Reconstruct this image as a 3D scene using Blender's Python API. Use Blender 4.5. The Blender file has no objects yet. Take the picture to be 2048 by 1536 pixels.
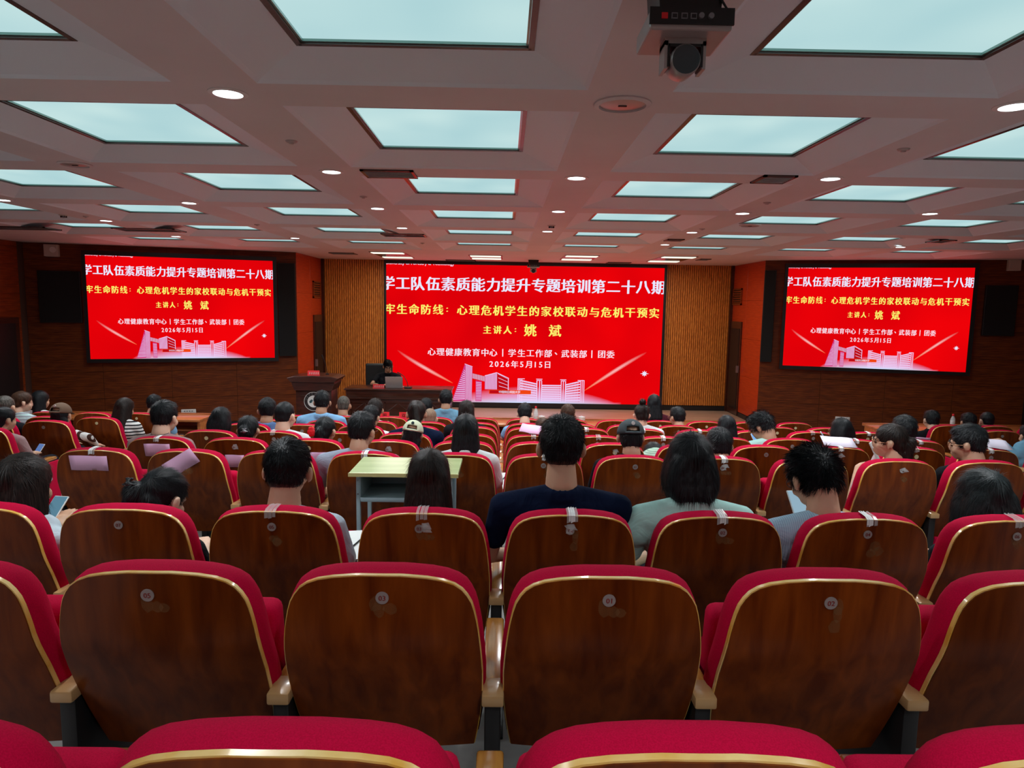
import bpy, bmesh, math, random
import numpy as np
from mathutils import Vector, Matrix, Euler
random.seed(7); rng = np.random.default_rng(7)
S = bpy.context.scene
COL = S.collection

# ------------------------------------------------------------------ camera
F_PX, PITCH, YAW, ROLL = 1361.3, math.radians(6.62), math.radians(.66), math.radians(.95)
EYE = 2.50
cp, sp_, cy, sy = math.cos(PITCH), math.sin(PITCH), math.cos(YAW), math.sin(YAW)
FW = Vector((cp*sy, cp*cy, -sp_)); R0 = Vector((cy, -sy, 0)); U0 = Vector((sp_*sy, sp_*cy, cp))
RT = R0*math.cos(ROLL) + U0*math.sin(ROLL); UP = U0*math.cos(ROLL) - R0*math.sin(ROLL)
cam = bpy.data.cameras.new('camera'); cam.sensor_width = 36; cam.lens = F_PX/2048*36
cam.clip_start = .05; cam.clip_end = 100
co = bpy.data.objects.new('camera', cam); COL.objects.link(co)
M = Matrix.Identity(4)
for i in range(3):
    M[i][0] = RT[i]; M[i][1] = UP[i]; M[i][2] = -FW[i]
M[2][3] = EYE
co.matrix_world = M
S.camera = co

def ray(px, py):
    return FW + RT*((px-1024)/F_PX) - UP*((py-768)/F_PX)
def atY(px, py, Y):                     # where the sight line through a pixel meets depth Y
    r = ray(px, py); t = Y/r.y
    return Vector((r.x*t, Y, EYE+r.z*t))
def atZ(px, py, Z):
    r = ray(px, py); t = (Z-EYE)/r.z
    return Vector((r.x*t, r.y*t, Z))

# ------------------------------------------------------------------ world, exposure, light levels
W = bpy.data.worlds.new('world'); S.world = W; W.use_nodes = True
W.node_tree.nodes['Background'].inputs[0].default_value = (1, .93, .88, 1)
W.node_tree.nodes['Background'].inputs[1].default_value = .3
S.view_settings.view_transform = 'Standard'; S.view_settings.look = 'None'
S.view_settings.exposure = 0; S.view_settings.gamma = 1; S.view_settings.use_curve_mapping = False
PANEL_L, DOWN_W, TUBE_L, SCREEN_L, TUBE_W = .98, 20, 7.0, 1.03, 30
C = S.cycles
C.max_bounces = 5; C.diffuse_bounces = 3; C.glossy_bounces = 3; C.transmission_bounces = 3; C.transparent_max_bounces = 4
C.caustics_reflective = False; C.caustics_refractive = False; C.sample_clamp_indirect = 4

# ------------------------------------------------------------------ materials
MATS = {}
def srgb(r, g, b):
    f = lambda c: (c/255/12.92) if c/255 <= .04045 else ((c/255+.055)/1.055)**2.4
    return (f(r), f(g), f(b), 1)
def mat(name, col, rough=.6, metal=0, coat=0, emit=None, es=0, alpha=1, spec=.5, sheen=0):
    if name in MATS: return MATS[name]
    m = bpy.data.materials.new(name); m.use_nodes = True
    b = m.node_tree.nodes['Principled BSDF']
    b.inputs['Base Color'].default_value = col if len(col) == 4 else (*col, 1)
    b.inputs['Roughness'].default_value = rough; b.inputs['Metallic'].default_value = metal
    b.inputs['Coat Weight'].default_value = coat; b.inputs['Coat Roughness'].default_value = .12
    b.inputs['Specular IOR Level'].default_value = spec
    b.inputs['Sheen Weight'].default_value = sheen
    if emit: b.inputs['Emission Color'].default_value = emit if len(emit) == 4 else (*emit, 1); b.inputs['Emission Strength'].default_value = es
    b.inputs['Alpha'].default_value = alpha
    MATS[name] = m
    return m
def nodes(m): return m.node_tree.nodes, m.node_tree.links, m.node_tree.nodes['Principled BSDF']
def noise_mix(m, c1, c2, scale=(1,1,1), nscale=5, detail=4, bump=0, pos=(.35,.65), coord='Object', dist=0):
    N, L, b = nodes(m)
    tc = N.new('ShaderNodeTexCoord'); mp = N.new('ShaderNodeMapping'); mp.inputs['Scale'].default_value = scale
    nz = N.new('ShaderNodeTexNoise'); nz.inputs['Scale'].default_value = nscale; nz.inputs['Detail'].default_value = detail
    nz.inputs['Distortion'].default_value = dist
    cr = N.new('ShaderNodeValToRGB'); cr.color_ramp.elements[0].position = pos[0]; cr.color_ramp.elements[1].position = pos[1]
    cr.color_ramp.elements[0].color = c1; cr.color_ramp.elements[1].color = c2
    L.new(tc.outputs[coord], mp.inputs[0]); L.new(mp.outputs[0], nz.inputs['Vector']); L.new(nz.outputs['Fac'], cr.inputs[0])
    L.new(cr.outputs[0], b.inputs['Base Color'])
    if bump:
        bp = N.new('ShaderNodeBump'); bp.inputs['Strength'].default_value = bump; bp.inputs['Distance'].default_value = .002
        L.new(nz.outputs['Fac'], bp.inputs['Height']); L.new(bp.outputs[0], b.inputs['Normal'])
    return m
def c4(r, g, b): return (r, g, b, 1)

m_paint = noise_mix(mat('ceiling paint', (.6,.54,.52), .55), c4(.64,.60,.60), c4(.70,.66,.66), nscale=1.2)
m_slope = mat('coffer paint with panel glow', c4(.74,.80,.86), .5)  # cooler and lighter than the beams: the panels' light painted into the slopes
m_wall = noise_mix(mat('dark wood veneer', (.1,.03,.01), .42, coat=0, spec=.3), c4(.085,.016,.0035), c4(.19,.042,.006), scale=(1.2,1.2,14), nscale=3, detail=6, dist=.4)
m_jog = noise_mix(mat('veneer with screen glow', (.4,.06,.01), .35, spec=.4), c4(.36,.028,.006), c4(.48,.048,.008), scale=(1.2,1.2,14), nscale=3, detail=6, dist=.4)  # stage returns: the screen's red light is put into the veneer colour
m_wall2 = noise_mix(mat('orange wood veneer', (.1,.03,.01), .3, coat=.25), c4(.14,.022,.005), c4(.27,.05,.008), scale=(1.2,1.2,14), nscale=3, detail=6, dist=.4)
m_joint = mat('wood joint', c4(.05,.018,.01), .7)
m_slat = noise_mix(mat('slat wood', (.4,.15,.03), .45), c4(.46,.13,.018), c4(.78,.27,.045), scale=(30,30,6), nscale=2, detail=3)
m_slatback = mat('slat backing', c4(.05,.018,.008), .8)
m_black = mat('black satin', c4(.008,.008,.009), .4)
m_blackm = mat('black matte', c4(.010,.010,.012), .85)
m_cloth_b = noise_mix(mat('speaker cloth', (.006,.006,.007), .95), c4(.004,.004,.005), c4(.012,.012,.013), nscale=400)
m_stage = noise_mix(mat('stage boards', (.4,.25,.18), .35, coat=.1), c4(.34,.22,.15), c4(.50,.34,.25), scale=(.8,9,1), nscale=3, detail=5)
m_floor = noise_mix(mat('rubber floor', (.2,.2,.2), .6), c4(.30,.28,.27), c4(.38,.36,.34), nscale=8)
m_red = noise_mix(mat('crimson fabric', (.6,.0,.05), .85, spec=.1), c4(.42,.0005,.030), c4(.54,.001,.043), nscale=420, detail=2, bump=.25)
def seat_wood():
    m = mat('seat veneer', (.15,.04,.008), .30, coat=0, spec=.22)
    N, L, b = nodes(m)
    tc = N.new('ShaderNodeTexCoord'); mp = N.new('ShaderNodeMapping'); mp.inputs['Scale'].default_value = (9,9,.9)
    oi = N.new('ShaderNodeObjectInfo'); ad = N.new('ShaderNodeVectorMath'); ad.operation = 'ADD'
    mu = N.new('ShaderNodeVectorMath'); mu.operation = 'SCALE'; mu.inputs[0].default_value = (7,7,7)
    L.new(oi.outputs['Random'], mu.inputs['Scale'])
    nz = N.new('ShaderNodeTexNoise'); nz.inputs['Scale'].default_value = 2.4; nz.inputs['Detail'].default_value = 7; nz.inputs['Distortion'].default_value = .5
    cr = N.new('ShaderNodeValToRGB'); e = cr.color_ramp.elements
    e[0].position = .3; e[0].color = (.090,.0135,.0015,1); e[1].position = .7; e[1].color = (.21,.043,.004,1)
    L.new(tc.outputs['Object'], mp.inputs[0]); L.new(mp.outputs[0], ad.inputs[0]); L.new(mu.outputs[0], ad.inputs[1])
    L.new(ad.outputs[0], nz.inputs['Vector']); L.new(nz.outputs['Fac'], cr.inputs[0])
    hs = N.new('ShaderNodeHueSaturation'); mr = N.new('ShaderNodeMapRange')
    mr.inputs['To Min'].default_value = .8; mr.inputs['To Max'].default_value = 1.25
    L.new(oi.outputs['Random'], mr.inputs['Value']); L.new(mr.outputs[0], hs.inputs['Value'])
    L.new(cr.outputs[0], hs.inputs['Color']); L.new(hs.outputs[0], b.inputs['Base Color'])
    return m
m_seatw = seat_wood()
m_gold = noise_mix(mat('ply edge', (.7,.42,.1), .25, coat=.5), c4(.78,.40,.05), c4(.95,.68,.26), scale=(3,3,3), nscale=3)
m_arm = noise_mix(mat('armrest wood', (.45,.22,.05), .2, coat=.6), c4(.34,.13,.022), c4(.55,.26,.06), scale=(14,1.5,4), nscale=3, detail=5)
m_armend = mat('armrest cap', c4(.52,.30,.13), .3, coat=.5)
m_badge = mat('badge grey', c4(.30,.25,.24), .5)
m_badge2 = mat('badge cream', c4(.72,.62,.36), .4)
m_badge3 = mat('badge white', c4(.75,.75,.78), .4)
m_num = mat('badge numeral', c4(.30,.03,.025), .5)
m_numd = mat('badge numeral dark', c4(.03,.03,.04), .5)
m_tape = mat('clear tape', c4(.85,.86,.86), .1, spec=1, alpha=.38)
m_tapew = mat('torn paper', c4(.80,.80,.80), .6)
m_stain = mat('tape residue', c4(.30,.14,.05), .6, alpha=.25)
m_pink = noise_mix(mat('pink paper', (.75,.42,.65), .7), c4(.80,.44,.66), c4(.86,.50,.72), nscale=6)
m_lilac = mat('lilac paper', c4(.72,.66,.78), .7)
m_paper = mat('white paper', c4(.78,.80,.78), .7)
m_steel = mat('painted steel', c4(.30,.38,.42), .4)
m_green = noise_mix(mat('green laminate', (.5,.6,.3), .3, coat=.2), c4(.42,.50,.22), c4(.52,.60,.30), scale=(1,6,1), nscale=3)
m_greene = mat('laminate edge', c4(.62,.52,.22), .4)
m_dwood = noise_mix(mat('furniture wood', (.06,.015,.01), .3, coat=.3), c4(.035,.010,.006), c4(.065,.017,.010), scale=(2,2,14), nscale=3)
m_owood = noise_mix(mat('desk wood', (.4,.14,.04), .3, coat=.4), c4(.34,.10,.025), c4(.50,.17,.05), scale=(1,10,10), nscale=3)
m_white = mat('white plastic', c4(.75,.75,.73), .4)
m_cream = mat('cream speaker', c4(.55,.48,.42), .5)
m_grey = mat('grey metal', c4(.25,.26,.28), .35, metal=.6)
m_silver = mat('silver plastic', c4(.42,.38,.37), .3, metal=.3)
m_frame = mat('bronze frame', c4(.10,.075,.07), .25, metal=.5)
m_screenred = None
m_lens = mat('lens glass', c4(.006,.014,.02), .1, coat=1)
m_leather = mat('black leather', c4(.018,.022,.022), .35)
m_redcard = mat('red card', c4(.75,.012,.02), .5)
m_dkfont = mat('dark lettering', c4(.08,.0,.0), .5)
m_bottle = mat('clear plastic bottle', c4(.75,.80,.80), .1, alpha=.5)
m_label = mat('bottle label', c4(.7,.72,.75), .5)
m_redcap = mat('red cap', c4(.7,.02,.03), .4)
m_china = mat('white china', c4(.78,.80,.80), .2)
m_eye = mat('eye', c4(.05,.03,.02), .2)
m_specs = mat('spectacle frame', c4(.03,.025,.025), .3)
m_specg = mat('spectacle gold', c4(.5,.28,.16), .3, metal=.7)

def emis(name, col, st):
    if name in MATS: return MATS[name]
    m = bpy.data.materials.new(name); m.use_nodes = True
    N = m.node_tree.nodes; N.clear(); e = N.new('ShaderNodeEmission'); o = N.new('ShaderNodeOutputMaterial')
    e.inputs[0].default_value = col; e.inputs[1].default_value = st; m.node_tree.links.new(e.outputs[0], o.inputs[0])
    MATS[name] = m; return m
def panel_glow():
    m = emis('frosted glass glow', srgb(182,219,222), PANEL_L)
    N = m.node_tree.nodes; L = m.node_tree.links
    tc = N.new('ShaderNodeTexCoord'); nz = N.new('ShaderNodeTexNoise'); nz.inputs['Scale'].default_value = 1.6; nz.inputs['Detail'].default_value = 1
    cr = N.new('ShaderNodeValToRGB'); cr.color_ramp.elements[0].color = srgb(176,214,218); cr.color_ramp.elements[1].color = srgb(200,230,229)
    cr.color_ramp.elements[0].position = .35; cr.color_ramp.elements[1].position = .7
    L.new(tc.outputs['Object'], nz.inputs['Vector']); L.new(nz.outputs['Fac'], cr.inputs[0])
    for n in N:
        if n.type == 'EMISSION': L.new(cr.outputs[0], n.inputs[0])
    return m
m_glow = panel_glow()
m_glassedge = mat('green glass edge', c4(.25,.45,.40), .15, coat=.5)
m_down = emis('downlight glow', (.88,.97,1,1), 9)
m_tube = emis('tube glow', (1,.93,.76,1), 1.25)

# ------------------------------------------------------------------ mesh helpers
class MB:
    def __init__(s): s.v = []; s.f = []; s.mi = []
    def add(s, V, Fs, mi=0):
        n = len(s.v); s.v += [tuple(v) for v in V]; s.f += [tuple(i+n for i in f) for f in Fs]; s.mi += [mi]*len(Fs); return s
    def box(s, x0, x1, y0, y1, z0, z1, mi=0, R=None, o=None):
        V = [(x,y,z) for z in (z0,z1) for y in (y0,y1) for x in (x0,x1)]
        if R is not None: V = [tuple(R @ Vector(v) + (o or Vector())) for v in V]
        return s.add(V, [(0,2,3,1),(4,5,7,6),(0,1,5,4),(2,6,7,3),(0,4,6,2),(1,3,7,5)], mi)
    def prism(s, pts, y0, y1, mi=0, ax='y'):         # outline in x,z extruded along y (or x,y along z)
        n = len(pts)
        f = (lambda p, h: (p[0], h, p[1])) if ax == 'y' else (lambda p, h: (p[0], p[1], h)) if ax == 'z' else (lambda p, h: (h, p[0], p[1]))
        V = [f(p, y0) for p in pts] + [f(p, y1) for p in pts]
        return s.add(V, [tuple(range(n))[::-1], tuple(range(n, 2*n))] + [(i, (i+1) % n, n+(i+1) % n, n+i) for i in range(n)], mi)
    def lathe(s, prof, seg=16, o=(0,0,0), mi=0, ax='z', R=None):
        V = []; n = len(prof)
        for i in range(seg):
            a = 2*math.pi*i/seg; c, q = math.cos(a), math.sin(a)
            for r, h in prof:
                p = (r*c, r*q, h) if ax == 'z' else (r*c, h, r*q)
                p = Vector(p)
                if R is not None: p = R @ p
                V.append(tuple(p+Vector(o)))
        Fs = [(i*n+j, ((i+1) % seg)*n+j, ((i+1) % seg)*n+j+1, i*n+j+1) for i in range(seg) for j in range(n-1)]
        Fs += [tuple(i*n for i in range(seg))[::-1], tuple(i*n+n-1 for i in range(seg))]
        return s.add(V, Fs, mi)
    def tube(s, pts, r, seg=8, mi=0):
        pts = [Vector(p) for p in pts]; V = []
        for k, p in enumerate(pts):
            d = (pts[min(k+1, len(pts)-1)] - pts[max(k-1, 0)]).normalized()
            a = d.orthogonal().normalized(); b = d.cross(a)
            if k and abs(a.dot(pa)) < .99:
                a = (pa - d*pa.dot(d)).normalized(); b = d.cross(a)
            pa = a; rr = r[k] if isinstance(r, (list, tuple)) else r
            V += [tuple(p + (a*math.cos(2*math.pi*i/seg) + b*math.sin(2*math.pi*i/seg))*rr) for i in range(seg)]
        n = len(pts)
        Fs = [(k*seg+i, k*seg+(i+1) % seg, (k+1)*seg+(i+1) % seg, (k+1)*seg+i) for k in range(n-1) for i in range(seg)]
        Fs += [tuple(range(seg))[::-1], tuple((n-1)*seg+i for i in range(seg))]
        return s.add(V, Fs, mi)
    def mesh(s, name, mats, smooth=None, fix=True):
        me = bpy.data.meshes.new(name); me.from_pydata(s.v, [], s.f)
        for m in (mats if isinstance(mats, (list, tuple)) else [mats]): me.materials.append(m)
        if any(s.mi): me.polygons.foreach_set('material_index', s.mi)
        if fix:
            bm = bmesh.new(); bm.from_mesh(me); bmesh.ops.recalc_face_normals(bm, faces=bm.faces); bm.to_mesh(me); bm.free()
        if smooth is not None:
            me.polygons.foreach_set('use_smooth', [True]*len(me.polygons)); me.set_sharp_from_angle(angle=math.radians(smooth))
        me.update(); return me
    def build(s, name, mats, parent=None, smooth=None, **kw):
        return link(name, s.mesh(name, mats, smooth), parent, **kw)
def link(name, me, parent=None, loc=None, rot=None, **kw):
    o = bpy.data.objects.new(name, me); COL.objects.link(o)
    if parent: o.parent = parent
    if loc is not None: o.location = loc
    if rot is not None: o.rotation_euler = rot
    for k, v in kw.items():
        if v is not None: o[k] = v
    return o
def thing(name, label, cat, loc=(0,0,0), rz=0, group=None, rot=None):
    o = bpy.data.objects.new(name, None); COL.objects.link(o); o.empty_display_size = .1
    o.location = loc; o.rotation_euler = rot or (0,0,rz); o['label'] = label; o['category'] = cat
    if group: o['group'] = group
    return o
def struct(name, mb, m, parent=None, smooth=None):
    o = mb.build(name, m, parent, smooth)
    if not parent: o['kind'] = 'structure'
    return o
def bevel(me, w=.004, seg=2, ang=40):
    bm = bmesh.new(); bm.from_mesh(me)
    es = [e for e in bm.edges if len(e.link_faces) == 2 and e.calc_face_angle(0) > math.radians(ang)]
    bmesh.ops.bevel(bm, geom=es, offset=w, segments=seg, affect='EDGES', profile=.5)
    bm.to_mesh(me); bm.free(); me.update(); return me
def bbox(name, dims, m, parent, w=.004, loc=None, **kw):
    me = MB().box(*dims).mesh(name, m); bevel(me, w, 2)
    me.polygons.foreach_set('use_smooth', [True]*len(me.polygons)); me.set_sharp_from_angle(angle=math.radians(35))
    return link(name, me, parent, loc, **kw)

TXT = {}
def text_mesh(s, size, bold=0, extrude=0):
    key = (s, size, bold)
    if key in TXT: return TXT[key]
    cu = bpy.data.curves.new('t', 'FONT'); cu.body = s; cu.size = size; cu.offset = bold; cu.extrude = extrude
    cu.align_x = 'CENTER'; cu.align_y = 'CENTER'; cu.resolution_u = 2
    o = bpy.data.objects.new('t', cu); COL.objects.link(o)
    dg = bpy.context.evaluated_depsgraph_get(); me = bpy.data.meshes.new_from_object(o.evaluated_get(dg))
    bpy.data.objects.remove(o); bpy.data.curves.remove(cu)
    TXT[key] = me; return me
def _x():pass
def centred(me):
    n = len(me.vertices); a = np.empty(n*3); me.vertices.foreach_get('co', a); a = a.reshape(-1, 3)
    if n: a -= (a.max(0)+a.min(0))/2
    return a
def text_data(s, size, bold=0):
    me = text_mesh(s, size, 0); a = centred(me); fs = [tuple(p.vertices) for p in me.polygons]
    if bold:                        # broad verticals, thin horizontals, like a Song typeface
        n = len(a); A = []; F_ = []
        for k in (-1, -.33, .33, 1):
            A.append(a+np.array((bold*k, bold*.18*k, 0))); F_ += [tuple(i+n*len(A)-n for i in f) for f in fs]
        return np.concatenate(A), F_
    return a, fs

# ------------------------------------------------------------------ the room
CEIL = EYE + .95
K = .95
YW = 15.4                       # stage back wall
STAGE = .17
CXR = .50                       # room axis
def ywall(X): return 13.5 - .31*(abs(X-CXR)-4.66)
XJL, XJR = -4.10, 5.10          # returns beside the stage
XSL, XSR = -8.45, 9.45
ROWS = {'A': (.891,.576), 'B': (1.694,.662), 'C': (2.567,.779), 'D': (4.29,.940), 'E': (5.08,1.021), 'F': (5.94,1.130),
        'G': (6.79,1.218), 'H': (7.64,1.325), 'I': (8.50,1.416)}
CH = 1.0                        # chair back height
SP = .57; X00 = .267
def rowfloor(r): return EYE - ROWS[r][1] - CH

# stepped floor
mb = MB(); edges = [(-2.6,1.0)]
ys = [(-2.6, .36, 1.02)]
prev = .36
order = 'ABCDEFGHI'
for i, r in enumerate(order):
    y0 = ROWS[r][0]-.32 if r != 'D' else 4.17
    y1 = (ROWS[order[i+1]][0]-.32 if order[i+1] != 'D' else 4.17) if i < 8 else 10.05
    z = rowfloor(r) if i < 8 else rowfloor(r)
    mb.box(XSL, XSR, y0, y1, -.3, z)
mb.box(XSL, XSR, -2.6, ROWS['A'][0]-.32, -.3, rowfloor('A')+.06)
mb.box(XSL, XSR, 10.05, 13.6, -.3, 0)
struct('floor', mb, m_floor)
# stage platform
mb = MB(); mb.prism([(XJL-.02,10.75),(XJR+.02,10.75),(XJR+.02,YW+.1),(XJL-.02,YW+.1)], -.1, STAGE, ax='z')
struct('floor_stage', mb, m_stage)
mb = MB(); mb.box(XJL, XJR, 10.72, 10.75, .0, STAGE-.01); struct('trim_1', mb, m_owood)

# ceiling: beams with openings
PX = 1.833; OW = 1.458; XA = -1.107
PY = 1.833; YN2, YF2 = 3.478, 4.972
cols = range(-3, 5); rws = range(0, 7)
xs = sorted([XSL-.2, XSR+.2] + [XA+PX*k for k in cols] + [XA+PX*k+OW for k in cols])
ysl = sorted([-2.6, YW+.2] + [YN2+PY*(j-2) for j in rws] + [YF2+PY*(j-2) for j in rws])
mb = MB(); nx = len(xs); ny = len(ysl)
V = [(x, y, CEIL) for y in ysl for x in xs]; Fs = []
for j in range(ny-1):
    for i in range(nx-1):
        if i % 2 == 1 and j % 2 == 1: continue
        Fs.append((j*nx+i, (j+1)*nx+i, (j+1)*nx+i+1, j*nx+i+1))
mb.add(V, Fs)
me = bpy.data.meshes.new('ceiling'); me.from_pydata(mb.v, [], mb.f); me.materials.append(m_paint); me.update()
ceil_o = link('ceiling', me, kind='structure')
# coffer well, sloped sides then a short upright
INS, DH, UPH = .262, .078, .045
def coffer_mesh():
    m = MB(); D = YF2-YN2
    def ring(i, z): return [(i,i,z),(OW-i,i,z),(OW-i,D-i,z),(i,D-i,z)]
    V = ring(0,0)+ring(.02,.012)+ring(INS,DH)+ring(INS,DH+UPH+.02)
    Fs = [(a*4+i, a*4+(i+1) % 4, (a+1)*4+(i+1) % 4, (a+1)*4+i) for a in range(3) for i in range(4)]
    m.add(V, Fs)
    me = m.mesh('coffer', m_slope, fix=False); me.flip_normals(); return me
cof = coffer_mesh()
D = YF2-YN2; gw = OW-2*INS; gd = D-2*INS
fr = MB()
for (x0,x1,y0,y1) in ((INS-.012,INS+.012,INS-.012,D-INS+.012),(OW-INS-.012,OW-INS+.012,INS-.012,D-INS+.012),(INS,OW-INS,INS-.012,INS+.012),(INS,OW-INS,D-INS-.012,D-INS+.012)):
    fr.box(x0,x1,y0,y1,DH-.006,DH+UPH)
fr_me = fr.mesh('frame', m_frame)
gl_me = MB().box(INS+.008,OW-INS-.008,INS+.008,D-INS-.008,DH+.012,DH+.020).mesh('glass_pane', m_glow)
ge = MB()
for (x0,x1,y0,y1) in ((INS+.013,OW-INS-.013,INS+.013,INS+.022),(INS+.013,OW-INS-.013,D-INS-.022,D-INS-.013),(INS+.013,INS+.022,INS+.013,D-INS-.013),(OW-INS-.022,OW-INS-.013,INS+.013,D-INS-.013)):
    ge.box(x0,x1,y0,y1,DH+.002,DH+.0115)
ge_me = ge.mesh('pane_edge', m_glassedge)
ordn = ['first','second','third','fourth','fifth','sixth','seventh','eighth','ninth','tenth','eleventh','twelfth']
for j in rws:
    for k in cols:
        loc = (XA+PX*k, YN2+PY*(j-2), CEIL)
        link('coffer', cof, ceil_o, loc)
        rown = 'overhead row behind the camera' if j < 1 else f'{ordn[j-1]} ceiling row from the camera'
        t = thing('ceiling_light_panel', f'square frosted light panel in {rown}, {ordn[k+3]} from the left wall', 'ceiling light', loc, 0, 'frosted light panels in the ceiling coffers')
        link('frame', fr_me, t); link('glass_pane', gl_me, t); link('pane_edge', ge_me, t)
# lid above the coffers
mb = MB(); mb.box(XSL-.2, XSR+.2, -2.6, YW+.3, CEIL+.2, CEIL+.25); struct('ceiling_slab', mb, m_blackm)

# walls built of veneer panels
PANEL_CACHE = {}
def panel_wall(name, x0, y0, x1, y1, z0, z1, zh, uw, mm, skirt=.16, zoff=0):
    L = math.hypot(x1-x0, y1-y0); ang = math.atan2(y1-y0, x1-x0)
    base = bpy.data.objects.new(name, MB().box(0, L, .012, .10, z0-.05, z1+.02).mesh(name, m_joint)); COL.objects.link(base)
    base.location = (x0, y0, 0); base.rotation_euler = (0,0,ang); base['kind'] = 'structure'
    z = z0+skirt; zs = [z]
    z = z+zoff if zoff else z
    while z < z1-.12:
        z += zh; zs.append(min(z, z1))
    if zs[-1] < z1-.02: zs.append(z1)
    n = max(1, round(L/uw)); w = L/n
    for a, b in zip(zs[:-1], zs[1:]):
        if b-a < .03: continue
        for i in range(n):
            key = (round(w,3), round(b-a,3), mm.name)
            if key not in PANEL_CACHE:
                me = MB().box(.002, w-.002, 0, .016, .002, b-a-.002).mesh('panel', mm); bevel(me, .0018, 1); PANEL_CACHE[key] = me
            link('panel', PANEL_CACHE[key], base, (i*w, 0, a))
    if skirt:
        link('baseboard', MB().box(0, L, -.012, .014, z0, z0+skirt-.01).mesh('baseboard', m_black), base)
    return base
# frame of reference: panel front face is local -y, facing the audience
wl = panel_wall('wall_left_front', XSL, ywall(XSL), XJL, ywall(XJL), 0, CEIL, .5, 1.24, m_wall)
wr = panel_wall('wall_right_front', XJR, ywall(XJR), XSR, ywall(XSR), 0, CEIL, .5, 1.24, m_wall)
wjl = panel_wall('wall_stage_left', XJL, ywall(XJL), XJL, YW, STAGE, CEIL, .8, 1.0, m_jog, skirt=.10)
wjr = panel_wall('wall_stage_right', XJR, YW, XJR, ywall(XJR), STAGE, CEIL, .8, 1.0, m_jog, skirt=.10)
wsl = panel_wall('wall_left', XSL, -2.6, XSL, ywall(XSL), 0, CEIL, .8, 1.3, m_wall2)
wsr = panel_wall('wall_right', XSR, ywall(XSR), XSR, -2.6, 0, CEIL, .8, 1.3, m_wall2)
mb = MB(); mb.box(XJL, XJR, YW, YW+.1, 0, CEIL+.02); struct('wall_front', mb, m_slatback)
panel_wall('wall_rear', XSR, -2.6, XSL, -2.6, .9, CEIL, .8, 1.3, m_wall2)

for x in (XSL, XSR):
    MB().box(x-.2 if x < 0 else x, x if x < 0 else x+.2, ywall(x)-.15, ywall(x)+.25, 0, CEIL+.02).build('corner_post', m_joint, wsl if False else None)['kind'] = 'structure'
# main screen outline on the back wall
SX0, SX1 = atY(772.5, 533, YW-.1).x, atY(1329.5, 533, YW-.1).x
SZ1, SZ0 = atY(1050, 531.5, YW-.1).z, atY(1100, 806.5, YW-.1).z
print('SCREEN', SX0, SX1, SZ0, SZ1)
# slatted timber both sides
def slats(name, x0, x1):
    n = int((x1-x0)/.047); mb = MB(); p = (x1-x0)/n
    for i in range(n):
        mb.box(x0+i*p+.008, x0+i*p+p-.006, YW-.045, YW, STAGE+.12, CEIL)
    o = mb.build(name, m_slat, bpy.data.objects['wall_front']); o['kind'] = 'stuff'
    b = MB().box(x0, x1, YW-.05, YW, STAGE, STAGE+.11).build('baseboard', m_black, bpy.data.objects['wall_front'])
slats('slat_cladding', XJL+.02, SX0-.06)
slats('slat_cladding', SX1+.06, XJR-.02)
for x in (XJL+.03, XJR-.03):
    MB().box(x-.03, x+.03, YW-.09, YW, STAGE, CEIL).build('corner_post', m_dwood, bpy.data.objects['wall_front'])
# stage doors in the returns and louvred vents over them
def jog_fit(par, side, L):
    # local x along the wall, -y outwards
    u0, u1 = (L-.78, L-.12) if side < 0 else (.12, .78)
    d = MB().box(u0, u1, -.03, .0, STAGE+.02, STAGE+2.05).build('door_1' if side < 0 else 'door_2', m_dwood); d.parent = par; d['kind'] = 'structure'
    MB().box(u0+.06, u0+.60, -.04, -.03, STAGE+.15, STAGE+1.9).build('door_panel', m_black, d)
    MB().box(u0+.02 if side<0 else u1-.05, u0+.05 if side<0 else u1-.02, -.08, -.03, STAGE+.95, STAGE+1.1).build('door_handle', m_grey, d)
    t = thing('air_vent', 'timber louvred vent above the %s stage door' % ('left' if side < 0 else 'right'), 'vent')
    t.location = par.matrix_basis @ Vector((u0, -.012, CEIL-.87)); t.rotation_euler = par.rotation_euler
    w = .55; mb = MB()
    for (a,b,c,e) in ((0,w,0,.03),(0,w,.33,.36),(0,.03,0,.36),(w-.03,w,0,.36)): mb.box(a,b,-.02,.01,c,e)
    mb.build('frame', m_wall2, t)
    MB().box(.03,w-.03,.004,.01,.03,.33).build('backing', m_black, t)
    for i in range(6):
        MB().box(.03, w-.03, -.012, .002, -.014, .014, R=Matrix.Rotation(.5,3,'X'), o=Vector((0,0,.05+.05*i))).build('louvre', m_wall2, t)
L_ = YW-ywall(XJL)
jog_fit(wjl, -1, L_); jog_fit(wjr, 1, L_)
# side door on the left wall
u = ywall(XSL)+2.6
dd = MB().box(u-1.5, u-.25, -.03, 0, .02, 2.15).build('door_3', m_dwood); dd.parent = wsl; dd['kind'] = 'structure'
MB().box(u-1.4, u-.9, -.04, -.03, .15, 2.05).build('door_leaf', m_black, dd)
MB().box(u-.85, u-.35, -.04, -.03, .15, 2.05).build('door_leaf', m_black, dd)

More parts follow.
